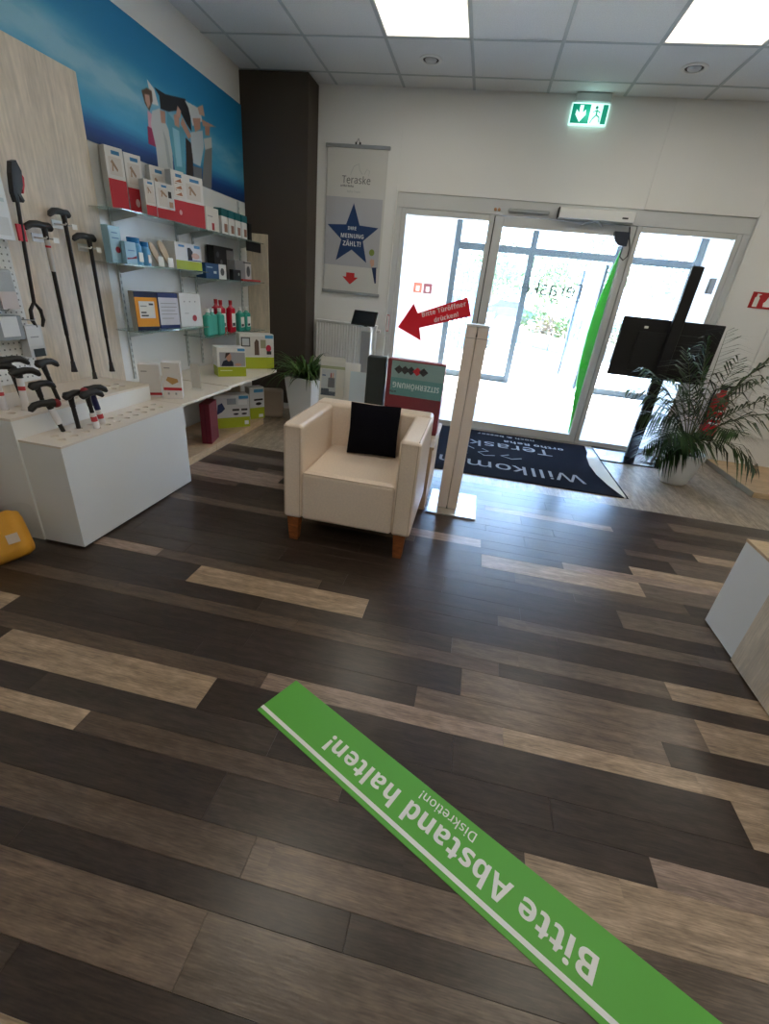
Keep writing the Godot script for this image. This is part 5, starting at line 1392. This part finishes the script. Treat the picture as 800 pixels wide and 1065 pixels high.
# ---------- banner ----------
func banner() -> void:
	var o := thing("banner", "hanging paper banner with a dark blue star and red arrow", "banner", Vector3(-1.412, 0, -5.136))
	part(o, "sheet", bx2(Vector3(-0.30, 1.285, 0), Vector3(0.30, 2.515, 0.003), 0.0005), mat(rgb(214, 214, 210), 0.6))
	part(o, "grey_field", bx2(Vector3(-0.30, 1.525, 0.003), Vector3(0.28, 2.12, 0.0036), 0), mat(rgb(184, 186, 192), 0.6))
	for y in [2.522, 1.275]:
		part(o, "rod", bx(Vector3(0, y, 0.004), Vector3(0.635, 0.03, 0.016), 0.005), M.alu)
	var hk := MB.new()
	hk.tube([Vector3(-0.02, 2.54, 0.004), Vector3(0.0, 2.585, -0.004), Vector3(0.02, 2.54, 0.004)], 0.003, 6)
	hk.box(Vector3(-0.02, 2.545, 0.004), Vector3(0.014, 0.02, 0.012), 0.002)
	hk.box(Vector3(0.02, 2.545, 0.004), Vector3(0.014, 0.02, 0.012), 0.002)
	part(o, "hanger", hk, M.dark)
	var st := PackedVector2Array()
	for k in 10:
		var r := 0.28 if k % 2 == 0 else 0.12
		st.append(Vector2(-0.01 + sin(TAU * k / 10) * r, 1.795 + cos(TAU * k / 10) * r))
	var sm := MB.new()
	sm.prism(st, 0.0036, 0.0042)
	part(o, "star", sm, mat(rgb(20, 58, 110), 0.55))
	var w := mat(rgb(226, 230, 236), 0.6)
	text(o, "IHRE", 0.09, Vector3(-0.015, 1.862, 0.0042), Basis.IDENTITY, w)
	text(o, "MEINUNG", 0.24, Vector3(-0.01, 1.795, 0.0042), Basis.IDENTITY, w)
	text(o, "ZÄHLT!", 0.19, Vector3(-0.01, 1.727, 0.0042), Basis.IDENTITY, w)
	var am := MB.new()
	am.prism(PackedVector2Array([Vector2(-0.055, 1.465), Vector2(0.035, 1.465), Vector2(0.035, 1.425), Vector2(0.075, 1.425), Vector2(-0.01, 1.355), Vector2(-0.095, 1.425), Vector2(-0.055, 1.425)]), 0.0036, 0.0042)
	part(o, "red_arrow", am, mat(rgb(206, 44, 46), 0.5))
	text(o, "Teraske", 0.285, Vector3(0.0, 2.262, 0.0032), Basis.IDENTITY, mat(rgb(96, 100, 102), 0.6), false)
	text(o, "ortho Reha", 0.13, Vector3(-0.09, 2.212, 0.0032), Basis.IDENTITY, mat(rgb(84, 88, 92), 0.6), true)
	text(o, "Reha-Team", 0.13, Vector3(-0.02, 2.168, 0.0032), Basis.IDENTITY, mat(rgb(176, 178, 178), 0.6), false)
	var lg := MB.new()
	lg.tube([Vector3(-0.06, 2.30, 0.003), Vector3(-0.03, 2.37, 0.003), Vector3(0.02, 2.39, 0.003), Vector3(0.03, 2.34, 0.003), Vector3(0.06, 2.31, 0.003)], 0.0018, 5)
	lg.tube([Vector3(0.08, 2.31, 0.003), Vector3(0.10, 2.35, 0.003), Vector3(0.13, 2.34, 0.003), Vector3(0.12, 2.30, 0.003)], 0.0018, 5)
	part(o, "logo", lg, mat(rgb(170, 174, 174), 0.6))
	var hd := MB.new()
	hd.prism(PackedVector2Array([Vector2(0.19, 1.58), Vector2(0.205, 1.615), Vector2(0.215, 1.60), Vector2(0.235, 1.605), Vector2(0.24, 1.555), Vector2(0.215, 1.53)]), 0.0036, 0.0042)
	part(o, "hand_print", hd, mat(rgb(214, 170, 146), 0.6))
	var sl := MB.new()
	sl.prism(PackedVector2Array([Vector2(0.215, 1.53), Vector2(0.265, 1.535), Vector2(0.272, 1.39), Vector2(0.258, 1.385)]), 0.0036, 0.0042)
	part(o, "sleeve_print", sl, mat(rgb(22, 50, 96), 0.6))
	var sp := PackedVector2Array()
	for k in 14: sp.append(Vector2(0.205 + cos(TAU * k / 14) * 0.028, 1.665 + sin(TAU * k / 14) * 0.03))
	var sy := MB.new()
	sy.prism(sp, 0.0036, 0.0042)
	part(o, "green_disc", sy, mat(rgb(130, 150, 70), 0.6))

# ---------- radiator, tablet stand, grass plant ----------
func radiator_corner() -> void:
	var o := thing("radiator", "white panel radiator under the banner", "radiator", Vector3(-1.44, 0, -5.06))
	part(o, "panel", bx2(Vector3(-0.33, 0.20, -0.05), Vector3(0.36, 0.97, -0.01), 0.004), M.white_matt)
	var rb := MB.new()
	for k in 22: rb.box(Vector3(-0.312 + k * 0.0315, 0.585, -0.004), Vector3(0.017, 0.74, 0.016), 0.006)
	part(o, "fins", rb, M.white_matt)
	part(o, "top_grille", bx2(Vector3(-0.335, 0.97, -0.07), Vector3(0.365, 0.985, 0.01), 0.004), M.white)
	for x in [-0.25, 0.28]: part(o, "bracket", bx2(Vector3(x - 0.02, 0.4, -0.088), Vector3(x + 0.02, 0.8, -0.05), 0.003), M.white)
	var vv := MB.new()
	vv.tube([Vector3(0.36, 0.93, -0.03), Vector3(0.40, 0.93, -0.03)], 0.018, 10)
	part(o, "valve", vv, M.white)
	for x in [-0.28, 0.32]: part(o, "pipe", bx2(Vector3(x - 0.01, 0.0, -0.04), Vector3(x + 0.01, 0.2, -0.02), 0.004), M.white)
	# tablet stand
	var t := thing("tablet_stand", "grey floor stand holding a black tablet by the radiator", "tablet stand", Vector3(-1.08, 0, -4.6))
	part(t, "post", bx2(Vector3(-0.045, 0.015, -0.03), Vector3(0.045, 0.99, 0.03), 0.006), M.alu)
	part(t, "edge_strip", bx2(Vector3(0.045, 0.015, -0.026), Vector3(0.055, 0.98, 0.026), 0.002), M.white)
	part(t, "base_plate", bx2(Vector3(-0.17, 0, -0.17), Vector3(0.17, 0.015, 0.17), 0.004), M.alu)
	part(t, "collar", bx2(Vector3(-0.048, 0.955, -0.033), Vector3(0.048, 1.0, 0.04), 0.008), M.white)
	var tb := MB.new()
	tb.t = Transform3D(Basis(Vector3.UP, deg_to_rad(-8)) * Basis(Vector3.RIGHT, deg_to_rad(-32)), Vector3(-0.02, 1.075, 0.03))
	tb.box(Vector3.ZERO, Vector3(0.25, 0.15, 0.014), 0.005)
	var ts := part(t, "tablet", tb, M.black)
	var sc := MB.new()
	sc.t = tb.t
	sc.box(Vector3(0, 0, 0.0072), Vector3(0.225, 0.13, 0.001), 0)
	part(ts, "screen", sc, M.black_gloss)
	var nk := MB.new()
	nk.tube([Vector3(-0.01, 0.99, 0.0), Vector3(-0.015, 1.07, 0.015)], 0.018, 10)
	part(t, "neck", nk, M.dark)
	var cb := MB.new()
	cb.tube([Vector3(-0.13, 1.06, 0.0), Vector3(-0.17, 1.04, -0.03), Vector3(-0.18, 0.9, -0.06), Vector3(-0.17, 0.6, -0.10), Vector3(-0.19, 0.3, -0.14), Vector3(-0.16, 0.01, -0.16)], 0.003, 6)
	part(t, "cable", cb, M.white)
	# grass plant in a white tapered planter
	var p := thing("potted_grass", "leafy green grass plant in a tall white square planter", "potted plant", Vector3(-1.60, 0, -4.38), -16)
	var pt := MB.new()
	var b := []
	for w in [[0.115, 0.0], [0.165, 0.49], [0.145, 0.49], [0.14, 0.455]]:
		for c in [[-1, -1], [1, -1], [1, 1], [-1, 1]]:
			b.append(Vector3(c[0] * w[0], w[1], c[1] * w[0]))
	for k in 4:
		var j := (k + 1) % 4
		var nn: Vector3 = b[k] + b[j]
		nn = Vector3(nn.x, 0, nn.z).normalized()
		pt.face([b[k], b[j], b[j + 4], b[k + 4]], nn)
		pt.face([b[k + 4], b[j + 4], b[j + 8], b[k + 8]], Vector3.UP)
		pt.face([b[k + 8], b[j + 8], b[j + 12], b[k + 12]], -nn)
	part(p, "planter", pt, M.white)
	part(p, "soil", bx2(Vector3(-0.14, 0.44, -0.14), Vector3(0.14, 0.456, 0.14), 0.002), mat(rgb(60, 48, 38), 0.95))
	var gm := mat(Color.WHITE, 0.5)
	gm.vertex_color_use_as_albedo = true
	gm.backlight_enabled = true
	gm.backlight = Color(0.15, 0.25, 0.06)
	for k in 190:
		var m := MB.new()
		m.col = [rgb(58, 92, 40), rgb(74, 110, 50), rgb(44, 74, 34), rgb(96, 124, 64)][k % 4].srgb_to_linear()
		var an := TAU * k * 0.381966
		var ln := 0.30 + 0.29 * rng.randf()
		var dv := Vector3(cos(an), 0, sin(an))
		var lift := 0.35 + 0.75 * rng.randf()
		blade(m, Vector3(dv.x * 0.05, 0.45, dv.z * 0.05), dv, lift, ln, 0.017)
		part(p, "leaf", m, gm)

func blade(m: MB, a: Vector3, dv: Vector3, lift: float, ln: float, w: float) -> void:
	var side := dv.cross(Vector3.UP).normalized()
	var pos := a
	var d := (dv + Vector3.UP * lift * 1.6).normalized()
	var prev := []
	var S := 6
	for i in S + 1:
		var f := float(i) / S
		var ww := w * (1.0 - pow(f, 2.2)) * 0.5 + 0.0006
		var nn := side.cross(d).normalized()
		var k := [m.vert(pos - side * ww, nn), m.vert(pos + side * ww, nn)]
		if prev: m.quad(prev[0], prev[1], k[1], k[0])
		prev = k
		pos += d * ln / S
		d = (d + Vector3.DOWN * 0.34 * (0.6 + f)).normalized()

# ---------- screen on stand, palm, extinguisher ----------
func tv_and_palm() -> void:
	var o := thing("display_screen", "black flat screen seen from behind on a tall black stand", "screen", Vector3(1.79, 0, -4.92))
	var tvm := mat(rgb(9, 9, 11), 0.6)
	part(o, "panel", bx2(Vector3(-0.46, 0.80, -0.075), Vector3(0.43, 1.335, -0.035), 0.006), tvm)
	part(o, "rear_cover", bx2(Vector3(-0.30, 0.86, -0.036), Vector3(0.28, 1.22, -0.02), 0.006), tvm)
	part(o, "post", bx2(Vector3(-0.05, 0.012, -0.02), Vector3(0.05, 1.78, 0.03), 0.008), tvm)
	part(o, "base_plate", bx2(Vector3(-0.35, 0, -0.20), Vector3(0.30, 0.012, 0.27), 0.003), M.black_gloss)
	part(o, "sticker", bx2(Vector3(-0.26, 1.245, -0.035), Vector3(-0.225, 1.265, -0.034), 0), M.paper)
	var pa := thing("power_adapter", "small black and white power adapter on the base of the screen stand", "adapter", Vector3(2.02, 0.0125, -4.80))
	part(pa, "body", bx(Vector3(0, 0.03, 0), Vector3(0.05, 0.06, 0.05), 0.004), M.black)
	part(pa, "white_face", bx(Vector3(0.035, 0.03, 0), Vector3(0.02, 0.055, 0.05), 0.003), M.white)
	var cb := MB.new()
	cb.tube([Vector3(-0.03, 0.006, 0.02), Vector3(-0.08, 0.006, 0.05), Vector3(-0.12, 0.006, 0.02), Vector3(-0.16, 0.006, 0.0)], 0.005, 6)
	part(pa, "cable", cb, M.black)
	# palm
	var p := thing("potted_palm", "feathery green palm in a round white pot", "potted plant", Vector3(1.99, 0, -4.30))
	var pt := MB.new()
	pt.lathe([Vector2(0.001, 0.0), Vector2(0.10, 0.0), Vector2(0.118, 0.02), Vector2(0.15, 0.14), Vector2(0.172, 0.29), Vector2(0.166, 0.30), Vector2(0.158, 0.29), Vector2(0.150, 0.25)], Vector3.ZERO, 40)
	part(p, "pot", pt, M.white_matt)
	var so := MB.new()
	so.lathe([Vector2(0.152, 0.255), Vector2(0.08, 0.268), Vector2(0.001, 0.27)], Vector3.ZERO, 24)
	part(p, "soil", so, mat(rgb(58, 46, 36), 0.95))
	var st := MB.new()
	for k in 5:
		var a := TAU * k / 5
		st.tube([Vector3(cos(a) * 0.03, 0.25, sin(a) * 0.03), Vector3(cos(a) * 0.045, 0.36, sin(a) * 0.045), Vector3(cos(a) * 0.05, 0.46, sin(a) * 0.05)], [0.02, 0.017, 0.010], 8)
	part(p, "stems", st, mat(rgb(92, 84, 50), 0.7))
	var gm := mat(Color.WHITE, 0.45)
	gm.vertex_color_use_as_albedo = true
	gm.backlight_enabled = true
	gm.backlight = Color(0.12, 0.22, 0.05)
	for q in [[-0.30, 1.12, 0.05, 0.22], [-0.12, 1.22, -0.1, 0.2], [0.06, 1.10, 0.12, 0.2], [0.02, 1.30, -0.15, 0.25], [0.30, 1.16, 0.10, 0.3], [0.46, 0.98, -0.1, 0.35], [0.52, 0.74, 0.22, 0.45], [0.60, 0.86, 0.0, 0.4], [0.40, 0.33, 0.34, 0.62], [-0.62, 0.78, 0.02, 0.46], [-0.50, 0.60, 0.14, 0.5], [-0.40, 0.34, 0.18, 0.6], [-0.30, 0.26, 0.22, 0.66], [-0.34, 0.50, 0.34, 0.5], [-0.20, 0.44, 0.42, 0.55], [-0.52, 0.95, -0.05, 0.3], [-0.05, 1.0, 0.2, 0.2], [0.14, 0.60, 0.40, 0.45], [-0.42, 0.92, 0.18, 0.32], [-0.15, 0.85, 0.30, 0.3], [-0.22, 0.34, 0.2, 0.75]]:
		frond(p, gm, Vector3(0, 0.36, 0), Vector3(q[0], q[1], q[2]), q[3])
	# fire extinguisher behind the palm
	var e := thing("fire_extinguisher", "red fire extinguisher on the wall behind the palm", "extinguisher", Vector3(2.47, 0.27, -5.05))
	var b := MB.new()
	b.lathe([Vector2(0.001, 0.05), Vector2(0.074, 0.05), Vector2(0.076, 0.07), Vector2(0.076, 0.40), Vector2(0.06, 0.45), Vector2(0.028, 0.47), Vector2(0.026, 0.50), Vector2(0.001, 0.50)], Vector3.ZERO, 28)
	part(e, "cylinder", b, mat(rgb(190, 22, 34), 0.3))
	var ft := MB.new()
	ft.lathe([Vector2(0.001, 0.0), Vector2(0.078, 0.0), Vector2(0.079, 0.055), Vector2(0.074, 0.06)], Vector3.ZERO, 28)
	part(e, "foot", ft, M.black)
	for y in [0.17, 0.22, 0.30]:
		var l := MB.new()
		for k in 8:
			var a0 := PI * (0.30 + 0.05 * k)
			var a1 := PI * (0.30 + 0.05 * (k + 1))
			l.face([Vector3(cos(a0) * 0.0768, y, sin(a0) * 0.0768), Vector3(cos(a1) * 0.0768, y, sin(a1) * 0.0768), Vector3(cos(a1) * 0.0768, y + 0.02, sin(a1) * 0.0768), Vector3(cos(a0) * 0.0768, y + 0.02, sin(a0) * 0.0768)], Vector3(cos(a0), 0, sin(a0)))
		part(e, "label_band", l, M.paper)
	var v := MB.new()
	v.box(Vector3(0.02, 0.535, 0.0), Vector3(0.12, 0.022, 0.03), 0.004)
	v.box(Vector3(0.0, 0.52, 0.0), Vector3(0.04, 0.05, 0.04), 0.004)
	part(e, "valve", v, M.black)
	var hs := MB.new()
	hs.tube([Vector3(-0.02, 0.52, 0.02), Vector3(-0.09, 0.50, 0.03), Vector3(-0.10, 0.40, 0.03), Vector3(-0.09, 0.25, 0.03), Vector3(-0.085, 0.15, 0.03)], 0.010, 8)
	part(e, "hose", hs, M.black)
	part(e, "bracket", bx2(Vector3(-0.03, 0.2, -0.096), Vector3(0.03, 0.42, -0.076), 0.003), M.dark)

func frond(p: Node3D, gm: Material, a: Vector3, tip: Vector3, sag: float) -> void:
	var m := MB.new()
	var mid := (a + tip) * 0.5 + Vector3.UP * sag * (tip - a).length() * 0.75
	var pts := []
	var S := 24
	for i in S + 1:
		var f := float(i) / S
		pts.append(a.lerp(mid, f).lerp(mid.lerp(tip, f), f))
	m.col = rgb(86, 96, 48).srgb_to_linear()
	var rad := []
	for i in S + 1: rad.append(0.0055 * (1.0 - 0.85 * i / S))
	m.tube(pts, rad, 5)
	for i in range(5, S + 1):
		var f := float(i) / S
		var d: Vector3 = (pts[i] - pts[i - 1]).normalized()
		var side := d.cross(Vector3.UP)
		side = side.normalized() if side.length() > 0.05 else Vector3.RIGHT
		var ln := (0.29 * sin(PI * clampf(0.12 + 0.80 * f, 0, 1)) + 0.05) * (0.75 + 0.5 * rng.randf())
		for s in [-1.0, 1.0]:
			m.col = [rgb(46, 74, 38), rgb(36, 60, 32), rgb(58, 88, 44), rgb(30, 50, 28)][rng.randi() % 4].srgb_to_linear()
			var dv: Vector3 = (d * 0.75 + side * s * 0.85 + Vector3.DOWN * (0.05 + 0.4 * rng.randf())).normalized()
			var ws: Vector3 = dv.cross(Vector3.UP).normalized()
			var q0: Vector3 = pts[i]
			var q1: Vector3 = q0 + dv * ln * 0.5
			var q2: Vector3 = q0 + (dv + Vector3.DOWN * 0.32).normalized() * ln
			var nn: Vector3 = ws.cross(dv).normalized()
			if nn.y < 0: nn = -nn
			var k := [m.vert(q0 - ws * 0.0025, nn), m.vert(q0 + ws * 0.0025, nn), m.vert(q1 + ws * 0.0085, nn), m.vert(q1 - ws * 0.0085, nn), m.vert(q2, nn)]
			m.quad(k[0], k[1], k[2], k[3])
			m.tri(k[3], k[2], k[4])
	part(p, "frond", m, gm)

# ---------- right side ----------
func right_side() -> void:
	var o := thing("display_unit", "low display unit with white end and oak side at the right edge", "display unit", Vector3.ZERO)
	part(o, "white_block", bx2(Vector3(1.372, 0.006, -2.085), Vector3(2.0, 0.468, -1.80), 0.002), M.white)
	part(o, "plinth", bx2(Vector3(1.382, 0, -2.075), Vector3(2.0, 0.006, -0.9), 0), M.dark)
	part(o, "top_board", bx2(Vector3(1.370, 0.468, -2.087), Vector3(2.0, 0.482, -1.80), 0.002), M.oak_light)
	var w := bx2(Vector3(1.362, 0.006, -1.80), Vector3(2.0, 0.50, -0.85), 0.002)
	for i in w.u.size(): w.u[i] = Vector2(w.u[i].y * 0.5 + 0.3, w.u[i].x * 0.8)
	part(o, "oak_block", w, M.oak_panel)
	carton("product_carton", "lime green carton on the low display unit at the right edge", "carton", Vector3(1.45, 0.4825, -1.93), -35, Vector3(0.12, 0.12, 0.12), rgb(150, 156, 30), [["r", 0.06, 0.6, 0.5, 0.66, rgb(214, 220, 150)]])
	var pl := thing("wood_platform", "low light wood platform on the floor by the back wall", "platform", Vector3.ZERO)
	var pb := bx2(Vector3(2.63, 0.0, -5.14), Vector3(4.0, 0.05, -4.2), 0.003)
	for i in pb.u.size(): pb.u[i] *= 0.6
	part(pl, "board", pb, M.oak_light)
	part(pl, "edge_band", bx2(Vector3(2.622, 0.0, -5.14), Vector3(2.63, 0.048, -4.2), 0.001), mat(rgb(150, 142, 130), 0.6))
	var bd := thing("wall_board", "plain white board on the wall above the wood platform", "wall board", Vector3(0, 0, -5.14))
	part(bd, "panel", bx2(Vector3(2.765, 0.345, 0.0), Vector3(4.0, 1.5, 0.012), 0.002), M.wall)
	part(bd, "edge", bx2(Vector3(2.755, 0.335, 0.0), Vector3(4.01, 0.345, 0.016), 0.002), M.white)
	part(bd, "edge", bx2(Vector3(2.755, 0.345, 0.0), Vector3(2.765, 1.5, 0.016), 0.002), M.white)
	var s := thing("fire_sign", "small red and white fire extinguisher sign on the white wall", "sign", Vector3(2.51, 1.575, -5.145))
	part(s, "plate", bx(Vector3(0, 0, 0.002), Vector3(0.20, 0.135, 0.004), 0.001), mat(rgb(176, 26, 34), 0.5))
	var e := MB.new()
	e.prism(PackedVector2Array([Vector2(-0.07, -0.055), Vector2(-0.03, -0.055), Vector2(-0.03, 0.02), Vector2(-0.04, 0.03), Vector2(-0.04, 0.04), Vector2(-0.02, 0.05), Vector2(-0.06, 0.055), Vector2(-0.06, 0.03), Vector2(-0.07, 0.02)]), 0.004, 0.0048)
	part(s, "extinguisher_symbol", e, M.paper)
	var f := MB.new()
	f.prism(PackedVector2Array([Vector2(0.02, -0.05), Vector2(0.075, -0.05), Vector2(0.085, -0.01), Vector2(0.07, 0.01), Vector2(0.065, 0.045), Vector2(0.05, 0.01), Vector2(0.04, 0.035), Vector2(0.03, 0.0), Vector2(0.015, -0.02)]), 0.004, 0.0048)
	part(s, "flame_symbol", f, M.paper)

# ---------- green floor sign ----------
func floor_sign() -> void:
	var e1 := Vector3(0.891, 0, 0.454)
	var e2 := Vector3(-0.454, 0, 0.891)
	var o := thing("floor_sign", "long green distance sticker with white lettering lying across the planks", "floor sign", Vector3(-0.447, 0, -1.148))
	o.transform.basis = Basis(e1.normalized(), Vector3.UP, e2.normalized())
	part(o, "strip", bx2(Vector3(0, 0.0003, 0), Vector3(1.62, 0.0022, 0.178), 0.0006), M.green)
	part(o, "white_line", bx2(Vector3(0.0, 0.0022, 0.150), Vector3(1.60, 0.0027, 0.163), 0), M.paper)
	var b := Basis(Vector3.LEFT, Vector3.BACK, Vector3.UP)
	text(o, "Bitte Abstand halten!", 0.86, Vector3(0.70, 0.0026, 0.096), b, M.paper)
	text(o, "Diskretion!", 0.185, Vector3(0.69, 0.0026, 0.034), b, M.paper, false)
